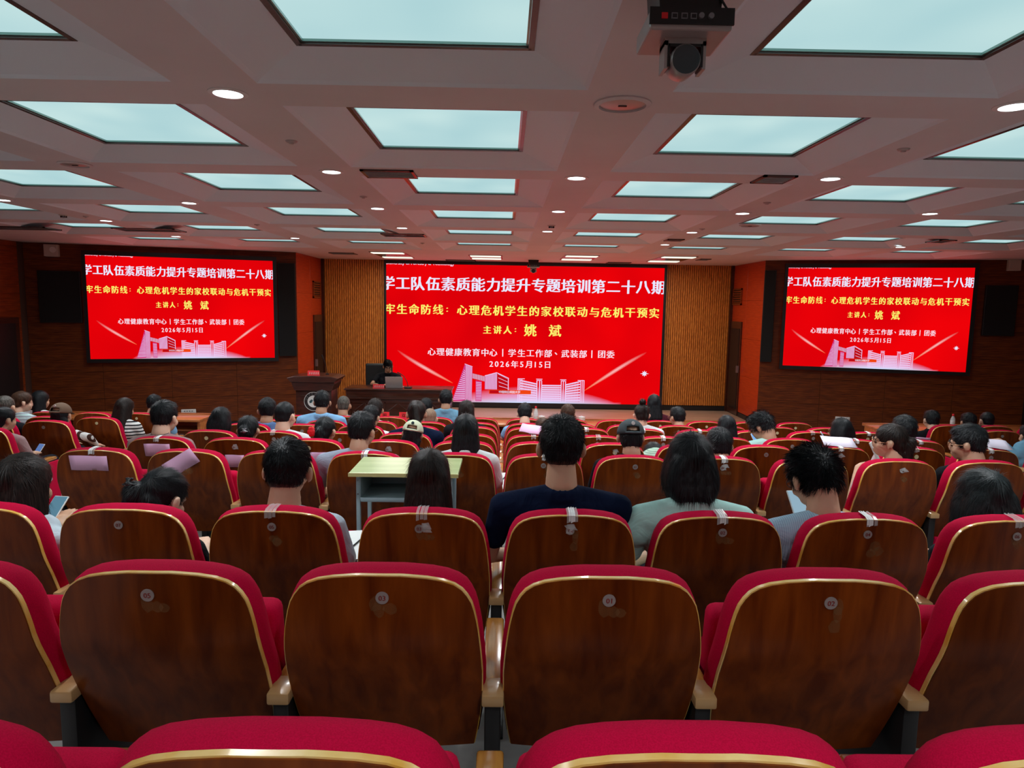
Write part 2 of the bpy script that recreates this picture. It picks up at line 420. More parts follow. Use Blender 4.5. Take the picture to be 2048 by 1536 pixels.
# ------------------------------------------------------------------ screens
m_sred = emis('screen red', srgb(226,0,8), SCREEN_L)
def red_grad():
    N = m_sred.node_tree.nodes; L = m_sred.node_tree.links
    tc = N.new('ShaderNodeTexCoord'); nz = N.new('ShaderNodeTexNoise'); nz.inputs['Scale'].default_value = .7; nz.inputs['Detail'].default_value = 1
    cr = N.new('ShaderNodeValToRGB'); cr.color_ramp.elements[0].color = srgb(216,0,8); cr.color_ramp.elements[1].color = srgb(238,2,8)
    cr.color_ramp.elements[0].position = .35; cr.color_ramp.elements[1].position = .7
    L.new(tc.outputs['Object'], nz.inputs['Vector']); L.new(nz.outputs['Fac'], cr.inputs[0])
    for n in N:
        if n.type == 'EMISSION': L.new(cr.outputs[0], n.inputs[0])
red_grad()
m_swhite = emis('screen white', srgb(232,232,255), 1)
m_syel = emis('screen yellow', srgb(252,240,110), 1)
m_spale = emis('screen pale text', srgb(250,225,240), 1)
m_spink = emis('screen pink', srgb(206,60,130), 1)
m_slav = emis('screen lavender', srgb(236,205,245), 1)
m_sorange = emis('screen orange', srgb(240,70,20), 1)
m_sdred = emis('screen deep red', srgb(190,10,20), 1)
m_sblue = emis('screen pale blue', srgb(200,225,250), 1)
def vcol_emit():
    m = emis('screen streak', (1,1,1,1), 1)
    N = m.node_tree.nodes; a = N.new('ShaderNodeVertexColor'); a.layer_name = 'Col'
    for n in list(N):
        if n.type == 'EMISSION': m.node_tree.links.new(a.outputs[0], n.inputs[0])
    return m
m_streak = vcol_emit()

PXW, PXH = 557.0, 275.5         # picture units: the main screen's image measured in these
def clip(me, x0, x1, z0, z1):
    bm = bmesh.new(); bm.from_mesh(me)
    for co, no in (((x0,0,0),(-1,0,0)),((x1,0,0),(1,0,0)),((0,0,z0),(0,0,-1)),((0,0,z1),(0,0,1))):
        bmesh.ops.bisect_plane(bm, geom=bm.verts[:]+bm.edges[:]+bm.faces[:], plane_co=co, plane_no=no, clear_outer=True)
    bm.to_mesh(me); bm.free(); me.update(); return me
def screen(loc, rz, w, h, label, frame_px):
    """local frame: x right 0..w, z up 0..h, face at y=0 looking to -y"""
    ux, uz = w/PXW, h/PXH
    def P(x, y): return ((x)*ux, h-(y)*uz)          # x,y measured from the picture's top-left corner
    t = thing('led_screen', label, 'screen', loc, rz)
    link('picture', MB().box(0, w, 0, .03, 0, h).mesh('picture', m_sred), t)
    f = frame_px; mb = MB()
    mb.box(-f[0], 0, -.012, .05, -f[3], h+f[2]); mb.box(w, w+f[1], -.012, .05, -f[3], h+f[2])
    mb.box(0, w, -.012, .05, h, h+f[2]); mb.box(0, w, -.012, .05, -f[3], 0)
    mb.build('bezel', m_black, t)
    def text_row(name, items, m, y, bold):
        V = []; Fs = []
        for s, x, size in items:
            if isinstance(y, (int, float)): yy = y
            a, fs = text_data(s, size*1.08, bold)
            cx, cz = P(x, yy); n = len(V)
            V += [(cx+q[0]*ux, -.004, cz+(q[1])*uz*(1.0)) for q in a]
            Fs += [tuple(i+n for i in ff) for ff in fs]
        mm = MB(); mm.v = V; mm.f = Fs; mm.mi = [0]*len(Fs)
        me = mm.mesh(name, m, fix=False); clip(me, 0, w, 0, h)
        return link(name, me, t, kind='stuff')
    s1 = '学工队伍素质能力提升专题培训第二十八期'
    text_row('title_text', [(c, 3+30.15*i, 27) for i, c in enumerate(s1)], m_swhite, 38.5, 1.05)
    s2 = '牢生命防线：心理危机学生的家校联动与危机干预实'
    text_row('subtitle_text', [(c, 7+24.2*i-(8 if c == '：' else 0), 20) if c != '：' else (':', 7+24.2*i-6, 16) for i, c in enumerate(s2)], m_syel, 89.5, .75)
    text_row('speaker_text', [('主',203,16),('讲',223.5,16),('人',244,16),(':',260,14),('姚',290,24),('斌',340,24)], m_syel, 128, .7)
    xs4 = [91,109,127,145,163,181,199,216,235,254,273,291,309,327,343,362,380,398,416,436,454]
    text_row('department_text', [(c, x, 15.5) for c, x in zip('心理健康教育中心|学生工作部、武装部|团委', xs4)], m_spale, 174, .45)
    text_row('date_text', [(c, x, 14.5 if c in '年月日' else 15) for c, x in zip('2026年5月15日', [212,223,234,245,259.5,274,288,301.5,312.5,326.5])], m_spale, 197, .4)
    text_row('corner_text', [('South University of Forestry & Technology', 55, 8.6)], m_swhite, -0.5, .12)
    # skyline drawing
    def poly(name, polys, m, y=-.003):
        mm = MB()
        for p in polys:
            mm.add([(P(a,b)[0], y, P(a,b)[1]) for a, b in p], [tuple(range(len(p)))])
        me = mm.mesh(name, m, fix=False); clip(me, 0, w, 0, h); return link(name, me, t, kind='stuff' if len(polys) > 1 else None)
    B = 275
    q = lambda x, y: ((x/3.657+900-772.5), (y/3.657+500-531.5))
    left = [[q(20,1115),q(112,843),q(118,1115)],[q(112,838),q(170,858),q(166,1115),q(118,1115)],[q(170,905),q(265,928),q(265,968),q(170,948)],
            [q(195,960),q(240,968),q(240,1115),q(195,1115)],[q(262,925),q(350,900),q(355,1025),q(262,1025)],[q(350,900),q(438,940),q(438,1028),q(355,1028)]]
    poly('skyline_towers', left[:2]+left[3:5], m_spink, -.0022)
    poly('skyline_blocks', [left[2], left[5]], m_sdred, -.0022)
    st = []
    for i in range(16):                                     # raking floor lines on the sharp tower
        k = i/16; x0 = 26+(112-26)*k; 
        yy = 1105-(1105-870)*k
        st.append([q(x0,yy),q(x0,yy-5),q(116,1105-235*k*.92-10),q(116,1105-235*k*.92-4)])
    for i in range(9): st.append([q(120+i*5.6,845+i*1.8),q(122.5+i*5.6,846+i*1.8),q(121.5+i*5.4,1112),q(119.5+i*5.4,1112)])
    for i in range(15): st.append([q(266+i*6,924-i*1.6),q(269+i*6,923-i*1.6),q(269+i*6,1024),q(266+i*6,1024)])
    for i in range(4): st.append([q(360+i*3,906+i*30),q(434,943+i*24),q(434,946+i*24),q(360+i*3,910+i*30)])
    for i in range(14): st.append([q(172+i*6.6,908+i*1.5),q(175+i*6.6,909+i*1.5),q(175+i*6.6,946+i*1.6),q(172+i*6.6,945+i*1.6)])
    st += [[q(112,836),q(170,856),q(170,860),q(112,841)],[q(350,897),q(441,938),q(441,943),q(350,902)],[q(435,940),q(441,940),q(441,1028),q(435,1028)],[q(262,922),q(350,897),q(350,902),q(262,927)]]
    for i in range(12): st.append([q(198,972+i*12),q(238,976+i*11.5),q(238,980+i*11.5),q(198,976+i*12)])
    # long campus block
    def wing(xa, xb, ya, yb, rows=8):
        for r in range(rows):
            k0 = r/rows
            st.append([q(xa,ya+(1112-ya)*k0),q(xb,yb+(1112-yb)*k0),q(xb,yb+(1112-yb)*k0+9),q(xa,ya+(1112-ya)*k0+9)])
        for i in range(int((xb-xa)/9)):
            x = xa+9*i; yt = ya+(yb-ya)*(x-xa)/(xb-xa); st.append([q(x,yt),q(x+2,yt),q(x+2,1112),q(x,1112)])
    wing(528,648,950,975); wing(690,830,985,985); wing(868,975,978,952)
    for x0, x1, yt in ((508,515,940),(520,527,940),(536,541,945),(648,655,955),(668,675,955),(684,690,955),(830,836,955),(846,852,955),(862,868,955),(976,981,948),(988,993,945),(1000,1006,948)):
        st.append([q(x0,yt),q(x1,yt),q(x1,1114),q(x0,1114)])
    for x0, x1, yt in ((508,560,940),(645,692,941),(650,687,950),(825,870,943),(832,863,952),(955,1006,946)):
        st.append([q(x0,yt),q(x1,yt),q(x1,yt+5),q(x0,yt+5)])
    poly('skyline_lines', st, m_slav, -.0032)
    poly('banner', [[q(295,1028),q(608,1028),q(608,1058),q(295,1058)]], m_sorange, -.0036)
    poly('banner_field', [[q(300,1031),q(450,1031),q(450,1055),q(300,1055)]], m_sdred, -.0040)
    items = [(c, q(378+20*i,1043)[0], 5.6) for i, c in enumerate('中南林业科技大学')]
    text_row('banner_text', items, m_swhite, q(0,1043)[1], .15)
    bpy.data.objects[t.children[-1].name].location.y = -.001
    # glow at the foot of the drawing, streaks, star
    def vc(name, V, Fs, Cc, y):
        me = bpy.data.meshes.new(name); me.from_pydata([(P(a,b)[0], y, P(a,b)[1]) for a, b in V], [], Fs)
        ca = me.color_attributes.new('Col', 'FLOAT_COLOR', 'POINT')
        for i, c in enumerate(Cc): ca.data[i].color = c
        me.materials.append(m_streak); return link(name, me, t)
    rd = srgb(226,0,8); wh = srgb(205,225,255); org = srgb(255,120,60); pk = srgb(255,190,190); pw = srgb(230,170,215)
    xs_ = np.linspace(120, 480, 25); V = []; Cc = []; Fs = []
    for i, x in enumerate(xs_):
        u = (x-120)/360; hgt = 30*math.sin(math.pi*min(1,u*1.05))**.8+4
        k = math.sin(math.pi*u)**.6
        V += [(x, 275.5), (x, 275.5-hgt*.35), (x, 275.5-hgt)]
        mixc = lambda a, b, f: tuple(a[j]*(1-f)+b[j]*f for j in range(3))+(1,)
        Cc += [mixc(rd, wh, k), mixc(rd, pw, k*.9), rd]
        if i: n = 3*i; Fs += [(n-3,n,n+1,n-2),(n-2,n+1,n+2,n-1)]
    vc('foot_glow', V, Fs, Cc, -.0015)
    def streak(name, pts, wd):
        V = []; Cc = []; Fs = []; n = len(pts)
        for i, (x, y) in enumerate(pts):
            a = pts[max(0,i-1)]; b = pts[min(n-1,i+1)]; dx, dy = b[0]-a[0], b[1]-a[1]; l = math.hypot(dx,dy); nx_, ny_ = -dy/l, dx/l
            k = i/(n-1); wdt = wd*math.sin(math.pi*(.08+.92*k))**.7*.5+.25
            cc = mixc(pk, org, max(0, (k-.5)*2)); cc = mixc(rd, cc, min(1, k*2.2))
            V += [(x+nx_*wdt*1.6, y+ny_*wdt*1.6), (x, y), (x-nx_*wdt*1.6, y-ny_*wdt*1.6)]; Cc += [rd, cc, rd]
            if i: m_ = 3*i; Fs += [(m_-3,m_,m_+1,m_-2),(m_-2,m_+1,m_+2,m_-1)]
        vc(name, V, Fs, Cc, -.0018)
    L0 = [(22+i*6.6, 171+ (i/17)**.85*66) for i in range(18)]
    streak('light_streak', L0, 5)
    R0_ = [(528-i*6.6, 171+ (i/19)**1.1*80-2) for i in range(20)]
    streak('light_streak', R0_, 5)
    sx, sy_ = 524.5, 212; star = []
    for i in range(16):
        a = math.pi*2*i/16; r = (9 if i in (0,8) else 6.5) if i % 2 == 0 else 3.2
        star.append((sx+r*math.cos(a), sy_+r*math.sin(a)))
    poly('star', [star], m_swhite, -.004)
    return t
f = .06
screen((SX0, YW-.1, SZ0), 0, SX1-SX0, SZ1-SZ0, 'large red LED screen in the middle of the stage wall', (.05,.06,.07,.10))
MB().box(SX0-.05, SX1+.06, YW-.075, YW, STAGE, SZ0-.09).build('screen_plinth', m_black, bpy.data.objects['wall_front'])
# side screens lie on the angled walls
def onwall(px, py, side):
    r = ray(px, py)
    # plane: y = 13.5 - .31*(s*(x-CXR)-4.66)
    s = -1 if side < 0 else 1
    t = (13.5+.31*4.66+.31*s*CXR)/(r.y+.31*s*r.x)
    return Vector((r.x*t, r.y*t, EYE+r.z*t))
def side_screen(side, xa, xb, yt, yb, label):
    a = onwall(xa, (yt+yb)/2, side); b = onwall(xb, (yt+yb)/2, side)
    ang = math.atan2(b.y-a.y, b.x-a.x); w = (b.xy-a.xy).length
    zm = (onwall((xa+xb)/2, yt, side).z, onwall((xa+xb)/2, yb, side).z)
    nrm = Vector((math.sin(ang), -math.cos(ang), 0))
    print('side', w, zm[0]-zm[1], a, b)
    return screen(a.xy.to_3d()+Vector((0,0,zm[1]))+nrm*.09, ang, w, zm[0]-zm[1], label, (.06,.07,.08,.07)), ang, nrm
_, angL, nL = side_screen(-1, 178.5, 547.5, 516.5, 716, 'red LED screen on the left wooden wall beside the lectern')
_, angR, nR = side_screen(1, 1570, 1937.5, 536, 737, 'red LED screen on the right wooden wall near the stage')

# flat black acoustic speaker covers and small white wall speakers
def wall_box(name, side, x0, y0, x1, y1, dep, m, label, cat, extra=None):
    a = onwall(x0, y1, side); b = onwall(x1, y0, side)
    n = nL if side < 0 else nR; ang = angL if side < 0 else angR
    w = (b.xy-a.xy).length; h = b.z-a.z
    t = thing(name, label, cat, a, ang)
    me = MB().box(0, w, -dep, .005, 0, h).mesh('cabinet', m_black if m is m_cloth_b else m); bevel(me, .008, 2); link('cabinet', me, t)
    me = MB().box(.015, w-.015, -dep-.008, -dep+.002, .015, h-.015).mesh('front_cloth', m); link('front_cloth', me, t)
    if extra: extra(t, w, h, dep)
    return t
wall_box('speaker_cover', -1, 82, 543, 161, 645, .06, m_cloth_b, 'square black speaker cover left of the left screen', 'speaker')
wall_box('line_speaker', -1, 559, 527, 590, 712, .08, m_cloth_b, 'tall black line speaker right of the left screen', 'speaker')
wall_box('line_speaker', 1, 1519, 541, 1553, 723, .08, m_cloth_b, 'tall black line speaker left of the right screen', 'speaker')
wall_box('speaker_cover', 1, 1961, 571, 2036, 671, .06, m_cloth_b, 'square black speaker cover right of the right screen', 'speaker')
def spk(t, w, h, d):
    MB().lathe([(.0,0),(.05,0),(.055,.01),(.03,.02),(.0,.02)], 16, o=(w*.66, -d-.012, h*.55), ax='y').build('tweeter', m_white, t, 40)
wall_box('wall_speaker', -1, 92, 490, 119, 513, .12, m_cream, 'small cream wall speaker high on the left wall', 'speaker', spk)
wall_box('wall_speaker', 1, 2012, 519, 2039, 542, .12, m_cream, 'small cream wall speaker high on the right wall', 'speaker')
def sock(t, w, h, d):
    for i in range(4): MB().box(w*(.2+.17*i), w*(.28+.17*i), -d-.012, -d-.006, h*.4, h*.65).build('socket_hole', m_grey, t)
    MB().box(w*.8, w*.84, -d-.012, -d-.006, -.03, h*.3).build('plug_cable', m_white, t)
wall_box('socket_plate', -1, 362.5, 818, 392, 826.5, .012, m_white, 'white multi-socket plate on the left wooden wall above the desk', 'socket', sock)
wall_box('notice_plate', 1, 1670, 834.5, 1700, 842, .01, m_white, 'small white plate low on the right wall behind the black-haired person', 'plate')

# ------------------------------------------------------------------ ceiling fittings
dl_pts = [(456,186,'left'),(663,343,'l'),(755,416.5,''),(804,455.5,''),(1153,355.5,''),(1117,422.5,''),(1095,462.5,''),
          (1661,357,''),(1485,426.5,''),(1384,464.5,''),(2030,212,''),(378,405.5,''),(212,441,''),(352,472.5,''),(1860,427,''),(1801,494,''),(5,399.5,''),(590,476,''),(1330,489,'')]
dmesh = MB().lathe([(.070,-.004),(.070,.012),(.0,.012)][::-1], 20).mesh('d', m_down)
disc = MB().lathe([(0,-.002),(.066,-.002)], 24).mesh('diffuser', m_down)
rim = MB().lathe([(.062,.004),(.066,-.007),(.088,-.004),(.09,.0),(.09,.004)], 28).mesh('rim', m_white, 40)
def lamp_spot(loc, parent, power):
    ld = bpy.data.lights.new('lamp', 'AREA'); ld.shape = 'DISK'; ld.size = .13; ld.energy = power; ld.color = (.93,.97,1); ld.spread = math.radians(150)
    o = bpy.data.objects.new('lamp', ld); COL.objects.link(o); o.location = loc; o.parent = parent
extra = []
for k in range(-3, 5):
    pass
dl_pos = [atZ(x, y, CEIL) for x, y, _ in dl_pts]
# the same downlight grid continues over and behind the camera
for gx in (-3.2, .47, 4.15):
    for gy in (1.6, -.3, -2.0):
        if gx == .47 and gy == 1.6: continue
        dl_pos.append(Vector((gx-.0, gy, CEIL)))
for i, p in enumerate(dl_pos):
    vis = i < len(dl_pts)
    if vis:
        x, y, _ = dl_pts[i]
        fr_ = 'row %s' % ordn[min(8, max(0, int(p.y/1.83)-1))]
        lab = f'bright round downlight, {ordn[max(0,min(8,int(round(p.y/1.833))-1))]} beam from the camera, ' + ('on the %s beam left of centre' % ordn[int(abs(p.x-.5)/1.8)] if p.x < -.2 else 'on the centre beam' if p.x < 1.2 else 'on the %s beam right of centre' % ordn[int(abs(p.x-.5)/1.8)])
    else: lab = 'round downlight in the ceiling behind the camera'
    t = thing('downlight', lab, 'downlight', p, 0, 'round recessed downlights')
    link('rim', rim, t); link('diffuser', disc, t); lamp_spot((0,0,-.012), t, DOWN_W)
# round ceiling speakers
def round_speaker(px, py, r, label):
    t = thing('ceiling_speaker', label, 'speaker', atZ(px, py, CEIL), 0, 'round ceiling speakers')
    MB().lathe([(r*.80,-.002),(r*.82,-.012),(r,-.006),(r,.002)], 32).build('rim', m_paint, t, 40)
    MB().lathe([(0,-.009),(r*.5,-.008),(r*.8,-.004),(r*.8,.002)], 32).build('grille', m_silver, t, 40)
    MB().box(-.02,.02,-.006,.006,-.013,-.008).build('badge', m_black, t)
round_speaker(1245, 208, .135, 'large round ceiling speaker on the beam behind the hanging camera')
round_speaker(150, 328, .11, 'flat round ceiling speaker on the far left, second beam from the camera')
round_speaker(1500, 450.5, .12, 'round ceiling speaker right of centre near the stage')
round_speaker(800, 470, .10, 'round ceiling speaker left of centre near the stage')
def sprinkler(px, py, lab, big=False):
    r = .05 if big else .035
    t = thing('smoke_detector' if big else 'sprinkler_cap', lab, 'detector' if big else 'sprinkler', atZ(px, py, CEIL))
    MB().lathe([(0,-.012),(r*.8,-.010),(r,-.003),(r,.002)], 20).build('base', m_silver if not big else m_cream, t, 40)
    MB().lathe([(0,-.035 if big else -.02),(r*.35,-.03 if big else -.018),(r*.5,-.010)], 16).build('sensor', m_grey if big else m_silver, t, 40)
    if big:
        for i in range(8):
            a = i*math.pi/4; MB().box(-.004,.004,-.003,.003,-.03,-.01, R=Matrix.Rotation(a,3,'Z'), o=Vector((math.cos(a)*r*.6, math.sin(a)*r*.6, 0))).build('vent_fin', m_black, t)
sprinkler(583,282,'sprinkler cap between the first and second left downlights')
sprinkler(1807,298,'pale sprinkler cap on the right beam under the big corner panel')
sprinkler(727,393,'dark sprinkler cap left of centre between two downlights')
sprinkler(514,449,'small sprinkler cap beside the third left row of panels')
sprinkler(1534,405,'small dark sprinkler cap right of centre')
sprinkler(1404,457.5,'small sprinkler cap right of centre near the stage')
sprinkler(172,432.5,'sprinkler cap far left by the smoke detector')
sprinkler(845,486,'sprinkler cap near the left stage vent')
sprinkler(127,430,'round smoke detector on the far left beam', True)
sprinkler(1103,451,'round smoke detector behind the centre downlights', True)
def grille(px0, py0, px1, py1, lab, n=7, dark=True):
    a = atZ(px0, py1, CEIL); b = atZ(px1, py0, CEIL); x0, x1 = sorted((a.x, b.x)); y0, y1 = sorted((a.y, b.y))
    t = thing('ceiling_vent', lab, 'vent', ((x0+x1)/2, (y0+y1)/2, CEIL)); w, d = (x1-x0)/2, min((y1-y0)/2, .19)
    mb = MB()
    for q_ in ((-w,w,-d,-d+.025),(-w,w,d-.025,d),(-w,-w+.025,-d,d),(w-.025,w,-d,d)): mb.box(*q_, -.012, .003)
    mb.build('frame', m_frame, t)
    MB().box(-w+.02,w-.02,-d+.02,d-.02,-.003,.002).build('backing', m_black, t)
    for i in range(n):
        y = -d+.03+(2*d-.06)*(i+.5)/n
        MB().box(-w+.02, w-.02, -.011, .011, -.0015, .0015, R=Matrix.Rotation(.6,3,'X'), o=Vector((0,y,-.008))).build('slat', m_silver, t)
grille(735,340,826,353,'rectangular slatted air vent left of the centre light panel')
grille(1500,351,1597,364,'rectangular slatted air vent right of the centre light panel')
grille(770,468,848,472,'narrow red-lit air vent left of centre near the stage',4)
grille(1327,478,1370,481,'narrow dark air vent right of centre near the stage',4)
grille(255,457,345,462,'slatted air vent at the left near the stage',5)
grille(1850,480,1915,484,'slatted air vent at the right near the stage',5)
grille(0,452,78,459,'wide dark air vent at the far left edge of the ceiling',5)
grille(895,519,950,522,'thin slot vent just over the main screen, left of the small camera',3)
grille(1210,524,1265,526.5,'thin slot vent just over the main screen, right of the small camera',3)
grille(668,505,706,508,'small dark vent over the left slatted wall',3)
grille(1390,517.5,1424,520,'small dark vent over the right slatted wall',3)
# twin tube fixtures over the stage
for i, (a4, b4) in enumerate((((746,807,505),(766,823,514)),((942,1000,511.5),(947,1000,516.5)),((1135,1195,511.8),(1124,1179,518.3)),((1325,1389,513.7),(1296,1359,522)))):
    pa, pb = atZ((a4[0]+a4[1])/2, a4[2], CEIL), atZ((b4[0]+b4[1])/2, b4[2], CEIL)
    x = (pa.x+pb.x)/2; y = (pa.y+pb.y)/2; dy = max(.35, min(.75, abs(pb.y-pa.y)/2)); y = min(y, 14.5); print('tube', pa, pb); w = .30
    t = thing('tube_light', f'twin-tube ceiling light over the stage, {ordn[i]} from the left', 'ceiling light', (x, y, CEIL), 0, 'twin-tube lights over the stage')
    MB().box(-w-.03, w+.03, -dy-.16, dy+.16, -.008, .003).build('reflector_tray', m_frame, t)
    for s in (-1, 1):
        link('tube', bevel(MB().box(-w, w, s*dy-.13, s*dy+.13, -.020, -.009).mesh('tube', m_tube), .004, 1), t)
    ld = bpy.data.lights.new('lamp', 'AREA'); ld.shape = 'RECTANGLE'; ld.size = .5; ld.size_y = .3; ld.energy = TUBE_W; ld.color = (1,.93,.78)
    o = bpy.data.objects.new('lamp', ld); COL.objects.link(o); o.location = (0,0,-.05); o.parent = t
# projector-style conference camera on the ceiling (near)
def ptz(loc, sc, label, drop=0):
    t = thing('conference_camera', label, 'camera', loc); t.scale = (sc,)*3
    # hanging bracket
    MB().prism([(-.115,drop),(.115,drop),(.10,-.10),(-.10,-.10)], -.09, .09).build('bracket', m_black, t)
    me = MB().prism([(-.135,-.10),(.135,-.10),(.135,-.165),(-.135,-.165)], -.11, .13).mesh('housing', m_silver); bevel(me, .008, 2); link('housing', me, t)
    MB().box(-.138,.138,-.117,-.108,-.150,-.098).build('port_panel', m_black, t)
    for i, x in enumerate((-.10,-.068,-.036,-.006)):
        mm = m_redcard if i == 0 else m_grey
        MB().box(x, x+.02, -.121, -.117, -.135, -.117).build('port', mm, t)
        if i: MB().box(x+.003, x+.017, -.123, -.121, -.132, -.121).build('port_hole', m_black, t)
    for x in (.028,.060): MB().lathe([(0,-.128),(.009,-.128),(.009,-.116)], 14, o=(x,0,-.126), ax='y').build('knob', m_grey, t, 40)
    # yoke
    y = MB()
    for s in (-1, 1): y.box(s*.064-.006, s*.064+.006, -.045, .035, -.265, -.175)
    y.box(-.070,.070,-.045,.035,-.19,-.165)
    me = y.mesh('yoke', m_silver); link('yoke', me, t)
    yi = MB()
    for s in (-1,1): yi.box(s*.056-.004, s*.056+.004, -.047, .02, -.26, -.185)
    yi.box(-.056,.056,-.047,.02,-.195,-.185); yi.build('yoke_lining', m_black, t)
    R = Matrix.Rotation(math.radians(4),3,'X')
    MB().lathe([(0,-.06),(.046,-.06),(.051,-.052),(.051,.03),(.044,.045),(0,.05)], 28, o=(0,-.0,-.235), ax='y', R=R).build('head', m_silver, t, 40)
    MB().lathe([(0,-.0625),(.046,-.0625),(.046,-.058)], 28, o=(0,-.0,-.235), ax='y', R=R).build('lens', m_lens, t, 40)
    MB().tube([(.03,.0,-.02),(.09,-.095,-.05),(.12,-.1,-.1)], .004).build('cable', m_black, t)
pc = atY(1367, 52, 2.1)
pz = atY(1366, 62, 2.05); pz.z += .127*.84
t = ptz(pz, .84, 'large silver conference camera hanging upside down from the near ceiling beam', drop=(CEIL-pz.z)/.84)
ptz(atY(1067, 521, 14.6).xy.to_3d()+Vector((0,0,CEIL)), .95, 'small dark conference camera hanging in front of the main screen top edge')
print('ptz', atZ(1370,-35,CEIL))

# ------------------------------------------------------------------ stage furniture
def lectern():
    p = atY(625, 752, 10.95); x = p.x; z = STAGE
    t = thing('lectern', 'dark wooden lectern with round white emblem, left of the stage', 'lectern', (x, 11.2, z)); H = p.z-z
    bbox('body', (-.29,.29,-.2,.22,.06,H-.22), m_dwood, t, .006)
    bbox('plinth', (-.32,.32,-.24,.25,0,.07), m_dwood, t, .006)
    link('neck', bevel(MB().prism([(-.30,H-.24),(.30,H-.24),(.345,H-.13),(.345,H-.10),(-.345,H-.10),(-.345,H-.13)], -.24, .26).mesh('neck', m_dwood), .005, 2), t)
    pts = [(-.41,H-.035),(-.30,H-.008),(0,H+.004),(.30,H-.008),(.41,H-.035),(.35,H-.10),(-.35,H-.10)]
    link('top', bevel(MB().prism(pts, -.28, .30).mesh('top', m_dwood), .006, 2), t)
    bbox('inset_panel', (-.22,.22,-.206,-.198,.14,H-.32), m_dwood, t, .003)
    zc = H-.42
    MB().lathe([(0,-.212),(.155,-.212),(.155,-.205)], 40, o=(0,0,zc), ax='y').build('emblem_ring', m_dwood2, t, 40)
    e = MB()
    for i in range(40):
        a0, a1 = 2*math.pi*i/40, 2*math.pi*(i+1)/40
        for r0, r1 in ((.148,.155),):
            e.add([(r*math.cos(a), -.2135, zc+r*math.sin(a)) for r, a in ((r0,a0),(r1,a0),(r1,a1),(r0,a1))], [(0,1,2,3)])
    e.build('emblem_rim', m_white, t)
    MB().lathe([(0,-.2145),(.098,-.2145),(.098,-.21)], 36, o=(0,0,zc), ax='y').build('emblem_disc', m_white, t, 40)
    MB().prism([(-.07,zc+.0),(-.035,zc+.035),(-.01,zc+.02),(-.03,zc-.02),(-.06,zc-.03)], -.2165,-.2140).build('emblem_leaf', m_emb, t)
    MB().prism([(.0,zc-.06),(.05,zc-.06),(.05,zc+.06),(.0,zc+.06)], -.2165,-.2140).build('emblem_tower', m_emb, t)
    MB().prism([(.012,zc-.05),(.038,zc-.05),(.038,zc+.05),(.012,zc+.05)], -.2175,-.2163).build('emblem_window', m_white, t)
    # ring lettering
    mm = MB()
    for i, ch in enumerate('中南林业科技大学'):
        a_, fs = text_data(ch, .036, .0006); th = math.radians(165-i*21.5)
        ca, sa = math.cos(th-math.pi/2), math.sin(th-math.pi/2)
        mm.add([(.124*math.cos(th)+q[0]*ca-q[1]*sa, -.2135, zc+.124*math.sin(th)+q[0]*sa+q[1]*ca) for q in a_], fs)
    link('emblem_text', mm.mesh('emblem_text', m_white, fix=False), t)
    # gooseneck microphone
    mt = thing('gooseneck_microphone', 'thin gooseneck microphone standing on the lectern', 'microphone', (x+.16, 11.25, z+H-.005))
    MB().lathe([(0,0),(.03,0),(.03,.015),(0,.02)], 16).build('base', m_black, mt, 40)
    MB().tube([(0,0,.01),(-.01,0,.1),(-.03,-.02,.2),(-.05,-.03,.26)], .005).build('stem', m_black, mt, 40)
    MB().tube([(-.05,-.03,.26),(-.075,-.045,.33)], [.009,.011]).build('head', m_black, mt, 40)
    c = thing('name_card', 'red name card with white lettering on the lectern', 'card', (x+.0, 11.02, z+H-.002))
    card(c, .19, .085, None)
m_dwood2 = mat('emblem field', c4(.02,.012,.014), .5)
m_emb = mat('emblem green', c4(.03,.09,.10), .5)
def card(t, w, h, ch, m_txt=None):
    MB().prism([(-.02,0),(.02,0),(.0,h)], -w/2, w/2, ax='x').build('card', m_redcard, t)
    if ch:
        a, fs = text_data(ch, h*.62, .0008); mm = MB()
        th = math.atan2(.02, h)
        mm.add([(q[0], -.0225+ (h/2+q[1])*math.tan(th), h/2+q[1]) for q in a], fs)
        link('lettering', mm.mesh('lettering', m_txt or m_dkfont, fix=False), t)
    else:
        mm = MB()
        for i in range(5):
            x = -w*.36+i*w*.18
            for j in range(3): mm.box(x, x+w*.1, -.0215+j*.006, -.0195+j*.006, h*(.3+.15*j), h*(.36+.15*j))
        mm.build('lettering', m_white, t)
lectern()

